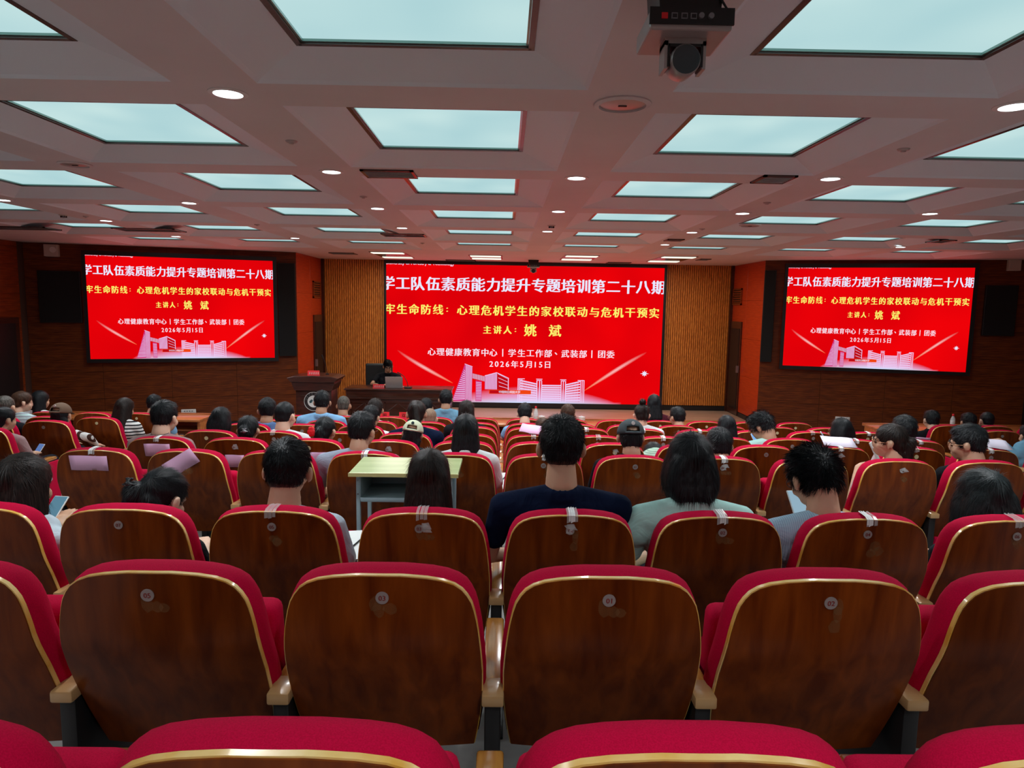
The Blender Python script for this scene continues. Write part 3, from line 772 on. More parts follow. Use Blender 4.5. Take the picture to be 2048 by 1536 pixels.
def stage_desk():
    a = atY(688, 779, 12.45); b = atY(903, 779, 12.45); x0, x1 = a.x, b.x; H = atY(800, 778.5, 12.45).z-STAGE
    t = thing('conference_desk', 'long dark wooden conference desk on the stage with moulded front', 'desk', ((x0+x1)/2, 12.75, STAGE)); w = (x1-x0)/2
    print('desk', w*2, H)
    bbox('top', (-w,w,-.32,.32,H-.03,H), m_dwood, t, .006)
    bbox('apron', (-w+.03,w-.03,-.29,.28,H-.17,H-.03), m_dwood, t, .004)
    bbox('moulding', (-w+.015,w-.015,-.305,.29,H-.19,H-.165), m_dwood, t, .004)
    bbox('front_panel', (-w+.05,w-.05,-.27,-.24,.08,H-.19), m_dwood, t, .003)
    for s in (-1,1): bbox('side_panel', (s*(w-.05)-.02,s*(w-.05)+.02,-.27,.28,.08,H-.19), m_dwood, t, .003)
    bbox('plinth', (-w+.02,w-.02,-.3,.28,0,.08), m_dwood, t, .004)
    for i in range(3):
        cx = -w+.05+(2*w-.1)*(i+.5)/3; hw = (2*w-.1)/6-.06; z0, z1 = .15, H-.25
        mm = MB()
        for q_ in ((cx-hw,cx+hw,z0,z0+.02),(cx-hw,cx+hw,z1-.02,z1),(cx-hw,cx-hw+.02,z0,z1),(cx+hw-.02,cx+hw,z0,z1)): mm.box(q_[0],q_[1],-.28,-.268,q_[2],q_[3])
        zc = (z0+z1)/2
        pts = [(cx-hw*.8,zc),(cx,zc+.16),(cx+hw*.8,zc),(cx,zc-.16)]
        for k in range(4):
            p, q_ = pts[k], pts[(k+1) % 4]
            mm.tube([(p[0],-.272,p[1]),(q_[0],-.272,q_[1])], .008, 6)
        mm.build('moulded_panel', m_dwood, t)
    top = STAGE+H
    # office chair behind
    c = thing('office_chair', 'black leather office chair behind the stage desk', 'chair', (atY(757,760,13.6).x, 13.66, STAGE), .1)
    me = MB().box(-.27,.27,-.02,.08,.52,1.12).mesh('backrest', m_leather); bevel(me, .04, 4); link('backrest', me, c)
    me = MB().box(-.26,.26,-.52,.0,.44,.53).mesh('seat', m_leather); bevel(me, .03, 3); link('seat', me, c)
    for s in (-1,1):
        MB().tube([(s*.28,-.02,.5),(s*.3,-.05,.68),(s*.3,-.36,.68),(s*.28,-.38,.5)], .015).build('armrest', m_black, c, 40)
    MB().lathe([(.03,.06),(.03,.45)], 14, o=(0,-.25,0)).build('column', m_grey, c, 40)
    for i in range(5):
        aa = i*2*math.pi/5; l = MB().tube([(0,-.25,.09),(.28*math.cos(aa),-.25+.28*math.sin(aa),.06)], [.02,.014]).build('leg', m_black, c, 40)
        MB().lathe([(0,-.012),(.03,-.012),(.03,.012),(0,.012)], 12, o=(.29*math.cos(aa),-.25+.29*math.sin(aa),.03), ax='y').build('caster', m_black, l, 40)
    # laptop
    p = atY(788, 776, 12.6); lt = thing('laptop', 'open silver laptop seen from behind on the stage desk', 'laptop', (p.x-.0, 12.62, top), .04)
    me = MB().box(-.16,.16,-.0,.012,0,.22, R=Matrix.Rotation(.25,3,'X')).mesh('lid', m_silver); bevel(me,.003,1)
    link('lid', me, lt)
    me = MB().box(-.16,.16,0,.23,0,.014).mesh('base', m_silver); bevel(me,.003,1); link('base', me, lt)
    MB().box(-.145,.145,.016,.018,.02,.205, R=Matrix.Rotation(.25,3,'X')).build('display', emis('laptop display', (.35,.4,.5,1), .8), lt)
    MB().box(-.13,.13,.06,.2,.014,.016).build('keyboard', m_black, lt)
    n = thing('name_card', 'red name card with white lettering on the stage desk by the laptop', 'card', (atY(758,775,12.55).x, 12.52, top)); card(n, .21, .08, None)
    m_ = thing('desk_microphone', 'black desk microphone base with curved neck right of the laptop', 'microphone', (atY(816,776,12.6).x, 12.62, top))
    me = MB().box(-.07,.07,-.06,.06,0,.03).mesh('base', m_black); bevel(me,.01,2); link('base', me, m_)
    MB().tube([(0,0,.02),(-.02,.0,.12),(-.08,.02,.22),(-.16,.05,.27),(-.21,.07,.285)], [.006,.006,.006,.009,.011]).build('stem', m_black, m_, 40)
    return (x0, x1, top, c)
DESK = stage_desk()

# front desks in the stalls
def front_desk(x0, x1, label, z0=rowfloor('I')):
    H = 1.745+EYE-2.5
    top = EYE-1.725
    t = thing('bench_desk', label, 'desk', ((x0+x1)/2, 10.0, 0)); w = (x1-x0)/2
    bbox('desktop', (-w,w,-.26,.30,top-.03,top), m_owood, t, .005)
    bbox('modesty_panel', (-w+.02,w-.02,.22,.25,.05,top-.03), m_owood, t, .003)
    bbox('shelf', (-w+.03,w-.03,-.1,.22,top-.19,top-.17), m_owood, t, .003)
    n = max(2, int(round(2*w/1.2))+1)
    for i in range(n):
        x = -w+.03+(2*w-.06)*i/(n-1)
        bbox('support', (x-.02,x+.02,-.22,.24,.0,top-.03), m_owood, t, .003)
    bbox('rail', (-w,w,.26,.30,top,top+.012), m_owood, t, .002)
    return top
DT = front_desk(-2.6, 4.1, 'long orange wooden bench desk in front of the centre block')
front_desk(-8.2, atY(414,830,10.).x, 'orange wooden bench desk in front of the left block')
front_desk(atY(1745,850,10.).x, 9.2, 'orange wooden bench desk in front of the right block')
for i, (px, ch, lab) in enumerate(((768,'','red name card on the bench desk, half hidden by the dark-haired man'),(806,'双','red name card with a dark character on the bench desk by the ponytail'))):
    n = thing('name_card', lab, 'card', (atY(px,830,10.05).x, 10.12, DT)); card(n, .135, .10, ch or '明')
def bottle(p, lab, h=.22, sc=1):
    t = thing('water_bottle', lab, 'bottle', p); t.scale = (sc,)*3
    MB().lathe([(0,0),(.030,0),(.032,.01),(.032,.06),(.030,.07),(.032,.08),(.032,.14),(.024,.165),(.013,.19),(.013,.2)], 20).build('body', m_bottle, t, 40)
    MB().lathe([(.0325,.07),(.0328,.072),(.0328,.125),(.0325,.127)], 20).build('label_band', m_label, t, 40)
    MB().lathe([(0,.195),(.016,.195),(.016,.218),(.014,.222),(0,.222)], 16).build('cap', m_redcap, t, 40)
bottle((atY(1071.5,830,10.1).x, 10.1, DT), 'clear water bottle with red cap on the centre bench desk')
bottle((atY(1905,848,9.95).x, 9.95, DT), 'clear water bottle with red cap on the right bench desk')
def cup(px, lab):
    t = thing('tea_cup', lab, 'cup', (atY(px,832,10.05).x, 10.02, DT), .8)
    MB().lathe([(0,0),(.03,0),(.034,.01),(.048,.07),(.05,.085),(.046,.085),(.04,.02),(0,.015)], 24).build('body', m_china, t, 40)
    MB().tube([(.045,0,.07),(.075,0,.068),(.075,0,.035),(.04,0,.025)], .006).build('handle', m_china, t, 40)
    MB().lathe([(0,.1),(.012,.1),(.012,.092),(.05,.088),(.05,.084),(0,.084)], 24).build('lid', m_china, t, 40)
cup(1083,'white lidded tea cup beside the bottle on the centre bench desk'); cup(1163,'white lidded tea cup right of the dark-haired heads on the centre desk')

# school desk in the cross aisle
def school_desk():
    x0, x1, y0, y1, z = atY(697,945,3.75).x, atY(916,942,3.75).x, 3.75, 4.155, 1.549
    fl = rowfloor('C')
    t = thing('school_desk', 'small school desk with pale green top and grey steel frame in the cross aisle', 'desk', (x0, y0, fl)); w = x1-x0; d = y1-y0; h = z-fl
    me = MB().box(0,w,0,d,h-.022,h).mesh('desktop', m_green); bevel(me,.004,2); link('desktop', me, t)
    link('edge_band', MB().box(-.002,w+.002,-.004,.0,h-.022,h-.001).mesh('edge_band', m_greene), t)
    for s in (.035, w-.035-.022):
        bbox('leg', (s,s+.022,.03,.06,0,h-.022), m_steel, t, .003)
        bbox('leg', (s,s+.022,d-.06,d-.03,0,h-.022), m_steel, t, .003)
        bbox('foot', (s,s+.022,.0,d,0,.03), m_steel, t, .003)
        bbox('side_plate', (s+.022 if s < .1 else s-.004, s+.026 if s < .1 else s,.03,d-.03,h-.165,h-.022), m_steel, t, .001)
    bbox('shelf', (.06,w-.06,.03,d-.03,h-.165,h-.158), m_steel, t, .002)
    bbox('shelf_lip', (.06,w-.06,.026,.034,h-.175,h-.150), m_steel, t, .002)
    bbox('back_plate', (.06,w-.06,d-.036,d-.03,h-.165,h-.022), m_steel, t, .001)
    for z_ in (h-.05,h-.13): MB().lathe([(0,.0255),(.005,.026),(.005,.032)],10,o=(.045,0,z_),ax='y').build('bolt', m_grey, t, 40)
school_desk()

# ------------------------------------------------------------------ people: remeshed continuous surfaces
T_ICO = None
def ico():
    global T_ICO
    if T_ICO is None:
        bm = bmesh.new(); bmesh.ops.create_icosphere(bm, subdivisions=2, radius=1)
        T_ICO = (np.array([v.co[:] for v in bm.verts]), [tuple(v.index for v in f.verts) for f in bm.faces]); bm.free()
    return T_ICO
class Blob:
    def __init__(s): s.E = []
    def ell(s, c, r, R=None): s.E.append((np.array(c, float), np.array(r if hasattr(r,'__len__') else (r,r,r), float), np.array(R) if R is not None else None)); return s
    def cap(s, p, r1, q, r2, flat=1, k=.45):
        p = np.array(p, float); q = np.array(q, float); L = np.linalg.norm(q-p); n = max(2, int(L/(k*min(r1,r2)))+1)
        for i in range(n+1):
            t = i/n; r = r1+(r2-r1)*t; s.E.append((p+(q-p)*t, np.array((r, r*flat, r)), None))
        return s
    def xf(s, R, piv, i0):           # rotate prims from index i0 about a pivot
        R = np.array(R); piv = np.array(piv)
        s.E[i0:] = [(R@(c-piv)+piv, r, R if Q is None and not (r[0]==r[1]==r[2]) else (R@Q if Q is not None else None)) for c, r, Q in s.E[i0:]]
    def temp(s, name, mt, parent, voxel, sm=3, post=None, **kw):
        v0, f0 = ico(); V = []; Fs = []; n = len(v0); f0a = np.array(f0)
        for i, (c, r, R) in enumerate(s.E):
            v = v0*r
            if R is not None: v = v@R.T
            V.append(v+c); Fs.append(f0a+i*n)
        V = np.concatenate(V); Fs = np.concatenate(Fs)
        me = bpy.data.meshes.new(name); me.from_pydata(V.tolist(), [], Fs.tolist())
        for m_ in (mt if isinstance(mt, (list,tuple)) else [mt]): me.materials.append(m_)
        o = link(name, me, parent, **kw)
        md = o.modifiers.new('r', 'REMESH'); md.mode = 'VOXEL'; md.voxel_size = voxel; md.use_smooth_shade = True
        md = o.modifiers.new('s', 'SMOOTH'); md.iterations = sm; md.factor = .5
        PENDING.append((o, post)); return o
PENDING = []
def finish_blobs():
    bpy.context.view_layer.update(); dg = bpy.context.evaluated_depsgraph_get()
    for o, post in PENDING:
        me = bpy.data.meshes.new_from_object(o.evaluated_get(dg), depsgraph=dg)
        o.modifiers.clear(); old = o.data; o.data = me; bpy.data.meshes.remove(old)
        if post: post(o)
    PENDING.clear()

def strands(n, L, w, crown, lift=.25, jit=.25, zmin=-9):
    """thin hair wisps lying along the hair surface, radiating from the crown"""
    def post(o):
        me = o.data; nf = len(me.polygons)
        c = np.empty(nf*3); me.polygons.foreach_get('center', c); c = c.reshape(-1,3)
        nr = np.empty(nf*3); me.polygons.foreach_get('normal', nr); nr = nr.reshape(-1,3)
        idx = rng.integers(0, nf, n); p = c[idx]; nn = nr[idx]
        keep = p[:,2] > zmin; p = p[keep]; nn = nn[keep]; m_ = len(p)
        d = p-np.array(crown); d = d-(d*nn).sum(1)[:,None]*nn; l = np.linalg.norm(d,axis=1)[:,None]; d = d/np.maximum(l,1e-4)
        d += rng.normal(0, jit, d.shape); d -= (d*nn).sum(1)[:,None]*nn; d /= np.linalg.norm(d,axis=1)[:,None]
        s_ = np.cross(d, nn); ln = L*rng.uniform(.6,1.3,(m_,1)); 
        a = p - s_*w + nn*.0005; b = p + s_*w + nn*.0005; mid = p + d*ln*.55 + nn*(lift*ln*.55); t = p + d*ln + nn*(lift*ln*.8)
        V = np.stack([a,b,mid,t],1).reshape(-1,3)
        nv = len(me.vertices); old = np.empty(nv*3); me.vertices.foreach_get('co', old)
        of = [tuple(q.vertices) for q in me.polygons]
        k = np.arange(m_)*4+nv
        nfs = np.stack([k,k+1,k+2],1).tolist()+np.stack([k+1,k+3,k+2],1).tolist()
        new = bpy.data.meshes.new(o.name); new.from_pydata(old.reshape(-1,3).tolist()+V.tolist(), [], of+nfs)
        for m1 in me.materials: new.materials.append(m1)
        new.polygons.foreach_set('use_smooth', [True]*len(new.polygons)); o.data = new; bpy.data.meshes.remove(me)
    return post

def skin_mat(name, c):
    m = mat(name, c, .55); b = nodes(m)[2]; b.inputs['Subsurface Weight'].default_value = .0
    return noise_mix(m, c, (c[0]*1.12, c[1]*1.06, c[2]*1.04, 1), nscale=12)
m_skin = skin_mat('skin', c4(.52,.31,.20)); m_skin2 = skin_mat('skin tan', c4(.40,.22,.13)); m_skin3 = skin_mat('skin pale', c4(.64,.42,.30))
SK = {'m': m_skin, 't': m_skin2, 'p': m_skin3}
def hair_mat(name, a, b, fade=None):
    m = mat(name, a, .45, spec=.22)
    N, L, bs = nodes(m)
    tc = N.new('ShaderNodeTexCoord'); mp = N.new('ShaderNodeMapping'); mp.inputs['Scale'].default_value = (90,90,5)
    nz = N.new('ShaderNodeTexNoise'); nz.inputs['Scale'].default_value = 2; nz.inputs['Detail'].default_value = 3
    cr = N.new('ShaderNodeValToRGB'); cr.color_ramp.elements[0].color = a; cr.color_ramp.elements[1].color = b
    cr.color_ramp.elements[0].position = .4; cr.color_ramp.elements[1].position = .62
    L.new(tc.outputs['Object'], mp.inputs[0]); L.new(mp.outputs[0], nz.inputs['Vector']); L.new(nz.outputs['Fac'], cr.inputs[0])
    L.new(cr.outputs[0], bs.inputs['Base Color'])
    bp = N.new('ShaderNodeBump'); bp.inputs['Strength'].default_value = .5; bp.inputs['Distance'].default_value = .003
    L.new(nz.outputs['Fac'], bp.inputs['Height']); L.new(bp.outputs[0], bs.inputs['Normal'])
    return m
HM = {'k': hair_mat('hair black', c4(.004,.005,.006), c4(.011,.014,.017)), 'b': hair_mat('hair dark brown', c4(.007,.005,.0045), c4(.024,.015,.012)),
      'r': hair_mat('hair brown', c4(.035,.017,.010), c4(.10,.05,.03)), 'g': hair_mat('hair grey', c4(.03,.028,.024), c4(.14,.125,.105)),
      'n': hair_mat('hair green-black', c4(.006,.010,.011), c4(.020,.029,.031)), 's': hair_mat('hair clipped', c4(.20,.13,.085), c4(.30,.20,.135))}
m_fade = hair_mat('hair fade', c4(.05,.036,.030), c4(.10,.07,.055))
CLOTH = {}
def cloth(name, c, kind=None, c2=None, sc=60, ax=2):
    if name in CLOTH: return CLOTH[name]
    m = mat('cloth '+name, c, .9, spec=.12)
    N, L, b = nodes(m)
    tc = N.new('ShaderNodeTexCoord')
    if kind == 'stripe':
        sx = N.new('ShaderNodeSeparateXYZ'); mt = N.new('ShaderNodeMath'); mt.operation = 'MULTIPLY'; mt.inputs[1].default_value = sc
        fr_ = N.new('ShaderNodeMath'); fr_.operation = 'FRACT'; gt = N.new('ShaderNodeMath'); gt.operation = 'GREATER_THAN'; gt.inputs[1].default_value = .62
        mx = N.new('ShaderNodeMixRGB'); mx.inputs[1].default_value = c; mx.inputs[2].default_value = c2
        L.new(tc.outputs['Object'], sx.inputs[0]); L.new(sx.outputs[ax], mt.inputs[0]); L.new(mt.outputs[0], fr_.inputs[0]); L.new(fr_.outputs[0], gt.inputs[0])
        L.new(gt.outputs[0], mx.inputs[0]); L.new(mx.outputs[0], b.inputs['Base Color'])
    nz = N.new('ShaderNodeTexNoise'); nz.inputs['Scale'].default_value = 9; nz.inputs['Detail'].default_value = 3; nz.inputs['Distortion'].default_value = 1.2
    bp = N.new('ShaderNodeBump'); bp.inputs['Strength'].default_value = .6; bp.inputs['Distance'].default_value = .02
    L.new(tc.outputs['Object'], nz.inputs['Vector']); L.new(nz.outputs['Fac'], bp.inputs['Height']); L.new(bp.outputs[0], b.inputs['Normal'])
    CLOTH[name] = m; return m
CL = {
 'navy': cloth('navy', c4(.003,.008,.030)), 'mint': cloth('mint', c4(.48,.78,.72)), 'bluestripe': cloth('bluestripe', c4(.44,.62,.76), 'stripe', c4(.32,.48,.64), 120, 0),
 'black': cloth('black', c4(.008,.009,.012)), 'dark': cloth('dark', c4(.012,.02,.024)), 'paleblue': cloth('paleblue', c4(.46,.55,.62)), 'white': cloth('white', c4(.66,.70,.70)),
 'greyblue': cloth('greyblue', c4(.30,.34,.42)), 'blue': cloth('blue', c4(.10,.18,.36)), 'sky': cloth('sky', c4(.20,.40,.62)), 'teal': cloth('teal', c4(.14,.30,.42)),
 'pink': cloth('pink', c4(.52,.42,.42)), 'maroon': cloth('maroon', c4(.06,.008,.016)), 'bw': cloth('bw', c4(.68,.68,.66), 'stripe', c4(.012,.012,.015), 26, 2),
 'mintstripe': cloth('mintstripe', c4(.45,.62,.62), 'stripe', c4(.30,.34,.38), 30, 2), 'greenstripe': cloth('greenstripe', c4(.38,.50,.46), 'stripe', c4(.16,.34,.38), 34, 2),
 'lace': cloth('lace', c4(.42,.58,.46), 'stripe', c4(.24,.38,.30), 70, 2), 'mauve': cloth('mauve', c4(.34,.22,.22)), 'trousers': cloth('trousers', c4(.015,.017,.024)), 'paleshirt': cloth('paleshirt', c4(.50,.60,.66)),
 'brownstripe': cloth('brownstripe', c4(.62,.62,.60), 'stripe', c4(.05,.02,.015), 22, 0)}

def hand(b, w, d, side, r=1.0, curl=.6):
    """five separate fingers; w wrist, d direction of the hand"""
    w = np.array(w, float); d = np.array(d, float); d /= np.linalg.norm(d)
    lat = np.cross(d, (0,0,1)); lat = lat/np.linalg.norm(lat)*side; dn = np.cross(lat, d); dn = dn*(1 if dn[2] < 0 else -1)
    b.ell(w+d*.045, (.036,.040,.024))
    b.cap(w+d*.02, .024, w+d*.07+lat*.012, .020); b.cap(w+d*.02, .022, w+d*.07-lat*.014, .018)
    for i, L in enumerate((.070,.078,.072,.056)):
        s = (1.5-i)*.0215; p = w+d*.080+lat*s; q = p+d*L*.5+dn*L*.12*curl; e = q+d*L*.38+dn*L*.42*curl
        b.cap(p, .0092, q, .0085); b.cap(q, .0085, e, .0072)
    p = w+d*.03+lat*.034; q = p+d*.035+lat*.022+dn*.008; b.cap(p, .012, q, .0105); b.cap(q, .0105, q+d*.032+lat*.002+dn*.006, .0085)

def person(loc, Ht, spec, rz=0):
    """seated figure; local +y is where the seat faces, origin on the floor under the top of the chair back"""
    g = spec.get; near = g('near', False)
    vox = .0078 if near else .0115
    t = thing('person', spec['label'], 'person', loc, rz)
    yaw, pit, tilt = math.radians(g('yaw',0)), math.radians(g('pitch',8)), math.radians(g('tilt',0))
    k = g('size', 1.0)*(.95 if g('fem') else 1)
    hc = np.array((0, .235+g('fwd',0), Ht-.118*k))             # head centre
    nb = np.array((0, .175+g('fwd',0)*.7, hc[2]-g('nk', .130 if near else .114)*k))       # base of the neck
    sw = (.175 if g('fem') else .20)*g('sw',1)
    shz = nb[2]-.035
    Rh = Matrix.Rotation(yaw,3,'Z') @ Matrix.Rotation(-pit,3,'X') @ Matrix.Rotation(tilt,3,'Y')
    piv = hc+np.array((0,-.02,-.09*k))
    # skin body
    b = Blob()
    nr_ = .048 if g('fem') else .056
    b.cap(nb+np.array((0,.012,.0)), nr_*1.16*k, hc+np.array((0,-.028,-.06))*k, nr_*k)
    i0 = len(b.E)
    def H(x,y,z): return hc+np.array((x,y,z))*k
    b.ell(H(0,-.008,.018), np.array((.076,.092,.094))*k)
    b.ell(H(0,.028,-.030), np.array((.060,.062,.082))*k)
    b.ell(H(0,.045,-.074), np.array((.042,.042,.036))*k)
    b.ell(H(0,.087,-.024), np.array((.011,.016,.024))*k); b.ell(H(0,.094,-.036), np.array((.015,.012,.011))*k)
    b.ell(H(0,.074,.008), np.array((.048,.018,.013))*k)
    b.ell(H(0,.084,-.066), np.array((.023,.014,.010))*k)
    for s in (-1,1):
        R = np.array(Matrix.Rotation(s*.35,3,'Z'))
        if g('hair') in ('bob','long','straight'): continue
        b.ell(H(s*.086,-.004,-.016), np.array((.0125,.021,.031))*k, R); b.ell(H(s*.082,.002,-.038), np.array((.011,.012,.014))*k)
    for s in (-1,1): b.ell(H(s*.034,.062,-.040), np.array((.026,.024,.028))*k)
    b.xf(Rh, piv, i0)
    # torso, hips and legs under the clothes
    pel = np.array((0,.26,.54))
    b.cap(pel, .105, (0,.20,.80), .085, 1); b.cap((0,.20,.80), .085, nb+np.array((0,.01,-.14)), .075)
    b.cap((-sw*.6,nb[1]+.005,shz-.07), .042, (sw*.6,nb[1]+.005,shz-.07), .042)
    arms = dict(g('arms', {}))
    for s_, (ax, ay, dY) in g('reach', {}).items():
        wv = atY(ax, ay, loc[1]+dY)-Vector(loc); arms[s_] = ((s_*(sw+.07)*.9+.3*wv.x*0, .27, shz-.27), tuple(wv))
    slv = g('sleeve', .62); AR = {}
    for s in (-1,1):
        hp = np.array((s*.09,.28,.53)); kn = np.array((s*.11,.70,.53)); an = np.array((s*.11,.68,.10))
        b.cap(hp,.075,kn,.052); b.cap(kn,.050,an,.034); b.cap(an,.034,(s*.11,.78,.045),.028)
        sh = np.array((s*sw, nb[1]+.005, shz-.055)); 
        el, wr = arms.get(s, (None, None))
        if el is None: el = np.array((s*(sw+.055), .27, shz-.30)); wr = np.array((s*.10, .47, max(.64, shz-.42)))
        el, wr = np.array(el, float), np.array(wr, float); AR[s] = (sh, el, wr)
        b.cap(sh,.046,el,.036); b.cap(el,.036,wr,.024)
        dv = g('hands', {}).get(s, None)
        dv = np.array(dv, float) if dv is not None else (wr-el)*np.array((1,1,.3))
        hand(b, wr, dv, s)
    b.temp('body', SK[g('skin','m')], t, vox, 3)
    # shirt
    c = Blob(); big = .012
    c.cap((0,.26,.56), .135, (0,.21,.80), .125, .85); c.cap((0,.21,.80), .125, (0,nb[1]+.005,shz-.14), .13, .8)
    for s in (-1,1):
        c.cap((s*.07,.25,.58), .10, (s*.085,.21,.8), .085); c.cap((s*.085,.21,.8), .085, (s*sw*.55,nb[1],shz-.12), .088)
        sh, el, wr = AR[s]
        c.cap(nb+np.array((s*.032,0,-.032)), .046, sh+np.array((0,0,.002)), .058)
        c.cap((s*sw*.3,nb[1],shz-.06), .07, (s*sw*.85,nb[1],shz-.06), .064)
        if slv <= 1: c.cap(sh, .060, sh+(el-sh)*slv, .053 if not g('puff') else .062)
        else: c.cap(sh,.058,el,.047); c.cap(el,.047, el+(wr-el)*.92,.034)
    c.cap((0,nb[1]-.004,nb[2]-.20), .125, (0,nb[1]-.004,nb[2]-.060), .072, .85)
    if g('puff'):
        for s in (-1,1): c.ell(AR[s][0]+np.array((s*.012,0,-.05)), (.068,.066,.075))
    for i in range(18):
        a = i*2*math.pi/18; cr_ = nr_*k*1.12+.006
        for zz, rr_ in ((-.040,.016),(-.022,.013),(-.008 if math.sin(a) < .3 else -.03,.011)):
            c.ell(nb+np.array((math.cos(a)*cr_, math.sin(a)*cr_+.008, zz)), rr_)
    c.temp('shirt', CL[spec['top']], t, .010 if near else .0125, 4)
    c = Blob()
    for s in (-1,1):
        c.cap((s*.08,.25,.52),.10,(s*.11,.70,.53),.066); c.cap((s*.11,.70,.53),.062,(s*.11,.68,.12),.05)
    c.ell((0,.25,.52),(.16,.12,.09)); c.temp('trousers', CL['trousers'], t, .016, 3)
    # hair
    hsm = 2; hs = g('hair','short'); hm = HM[g('hc','k')]; hb = Blob(); n_s = 6000 if near else 1900
    def HH(x,y,z): return (hc+np.array((x,y,z))*k)
    crown = HH(0,-.05,.10)
    if hs in ('short','buzz','spiky'):
        e = .004 if hs == 'buzz' else .010
        hb.ell(HH(0,-.016,.030), np.array((.077+e,.091+e,.088+e))*k)
        hb.ell(HH(0,-.040,-.015), np.array((.066+e*.8,.062+e*.4,.060))*k)
        if hs != 'buzz': hb.ell(HH(0,.03,.075), np.array((.062,.055,.040))*k)
        L, lf, j = (.010,.25,.4) if hs == 'buzz' else (.028,.32,.30) if hs == 'short' else (.038,.7,.35)
        post = strands(n_s, L, .0012 if near else .0022, crown, lf, j)
    elif hs in ('bob','long','straight'):
        hb.ell(HH(0,-.014,.028), np.array((.090,.104,.096))*k)
        ln = {'bob': .12, 'straight': .19, 'long': .34}[hs]; n = int(ln/.014)
        for i in range(n+1):
            q_ = i/n; z = .01-q_*(ln+.01)
            wd = (.092+.016*math.sin(q_*2.6)-.02*max(0,q_-.75)*4*.5) if hs == 'bob' else (.088+.02*q_)
            if hs == 'long': wd = .09+.035*q_
            dp = .070 if hs != 'long' else .062
            for xx in (-.45,-.15,.15,.45): hb.ell(HH(xx*wd*1.15, -.040 - (.012*q_), z), np.array((wd*.46, dp, .036))*k)
            if hs == 'bob':
                for s in (-1,1): hb.ell(HH(s*(wd-.028), .012, z), np.array((.028,.045,.034))*k)
            elif q_ < .8:
                for s in (-1,1): hb.ell(HH(s*(wd-.022), .0, z), np.array((.022,.035,.032))*k)
        post = strands(n_s, .06, .0011 if near else .002, crown, .015, .03); hsm = 9
    elif hs in ('tied','bun','pony','topbun'):
        hb.ell(HH(0,-.014,.028), np.array((.085,.100,.092))*k); hb.ell(HH(0,-.048,-.02), np.array((.070,.062,.062))*k)
        if hs == 'bun': hb.ell(HH(g('bx',0),-.115,-.005), np.array((.045,.032,.045))*k); hb.ell(HH(g('bx',0)-.01,-.105,-.045), np.array((.03,.03,.04))*k)
        if hs == 'topbun': hb.ell(HH(.0,-.06,.13), np.array((.040,.04,.034))*k); hb.cap(HH(.02,-.1,.06), .03*k, HH(.03,-.115,-.05), .02*k)
        if hs == 'pony': hb.cap(HH(0,-.11,.05), .035*k, HH(.02,-.135,-.10), .040*k); hb.cap(HH(.02,-.135,-.10), .040*k, HH(.05,-.11,-.24), .018*k)
        if hs == 'tied':
            hb.cap(HH(0,-.105,.01), .026*k, HH(0,-.13,.0), .03*k); hb.cap(HH(0,-.13,.0), .032*k, HH(.0,-.085,-.14), .045*k)
            hb.ell(HH(0,-.05,-.08), np.array((.06,.045,.07))*k)
        post = strands(n_s, .045, .0011 if near else .002, crown, .08, .10)
    elif hs == 'capped':
        hb.ell(HH(0,-.025,.0), np.array((.084,.088,.07))*k); hb.ell(HH(0,-.045,-.035), np.array((.078,.060,.060))*k)
        if g('fem'):
            for i in range(6): hb.ell(HH(0,-.045,-.06-.03*i), np.array((.095,.05,.036))*k)
        post = strands(n_s//2, .035, .002, crown, .15, .2)
    hb.xf(Rh, piv, 0)
    hb.temp('hair', hm, t, .0085 if near else .0115, hsm, post)
    if hs in ('short','spiky') and near:
        fb = Blob(); fb.ell(HH(0,-.036,-.022), np.array((.0695,.064,.070))*k); fb.ell(HH(0,-.010,.0), np.array((.0785,.075,.060))*k)
        fb.xf(Rh, piv, 0); fb.temp('clipped_hair', m_fade, t, .008, 2, strands(2500, .006, .0009, crown, .3, .4))
    def P(x,y,z): return Vector(tuple(np.array(Rh)@(HH(x,y,z)-piv)+piv))
    Rm = Rh.to_4x4()
    if g('cap'):
        cm = mat('cap '+g('cap'), {'brown': c4(.13,.075,.045), 'cream': c4(.50,.54,.38), 'charcoal': c4(.035,.048,.055)}[g('cap')], .85)
        m_ = MB(); n1, n2 = 24, 9; r = Vector((.092,.108,.100))*k
        flip = -1 if g('backwards') else 1
        V = []
        for j in range(n2+1):
            el = math.radians(90-(92*j/n2))
            for i in range(n1):
                a = 2*math.pi*i/n1; V.append(P(math.cos(a)*math.cos(el)*.093, math.sin(a)*math.cos(el)*.109-.014, .018+math.sin(el)*.100))
        Fs = []
        for j in range(n2):
            for i in range(n1):
                aa = (i+.5)/n1*360
                if 270-26 < aa < 270+26 and j in (n2-3, n2-2): continue       # the opening above the strap
                Fs.append((j*n1+i, j*n1+(i+1) % n1, (j+1)*n1+(i+1) % n1, (j+1)*n1+i))
        m_.add(V, Fs)
        me = m_.mesh('cap', cm, 50, fix=True); o = link('cap', me, t)
        sd = o.modifiers.new('s','SOLIDIFY'); sd.thickness = .003
        brim = [P(x*.001, y*.001, z*.001) for x, y, z in [(-72,66,16),(-60,110,8),(-35,145,2),(0,156,0),(35,145,2),(60,110,8),(72,66,16),(40,92,18),(0,100,18),(-40,92,18)]]
        bb = MB(); dn = (P(0,0,-.004)-P(0,0,0)); bb.add([tuple(v) for v in brim]+[tuple(v+dn) for v in brim], [tuple(range(10)), tuple(range(19,9,-1))]+[(i,(i+1)%10,10+(i+1)%10,10+i) for i in range(10)])
        bb.build('brim', cm, o)
        st = MB(); pts = [P(math.sin(a)*.0945, -math.cos(a)*.1105-.014, .022) for a in np.linspace(-.55,.55,8)]
        st.tube(pts, .007, 6); st.build('strap', cm, o, 50)
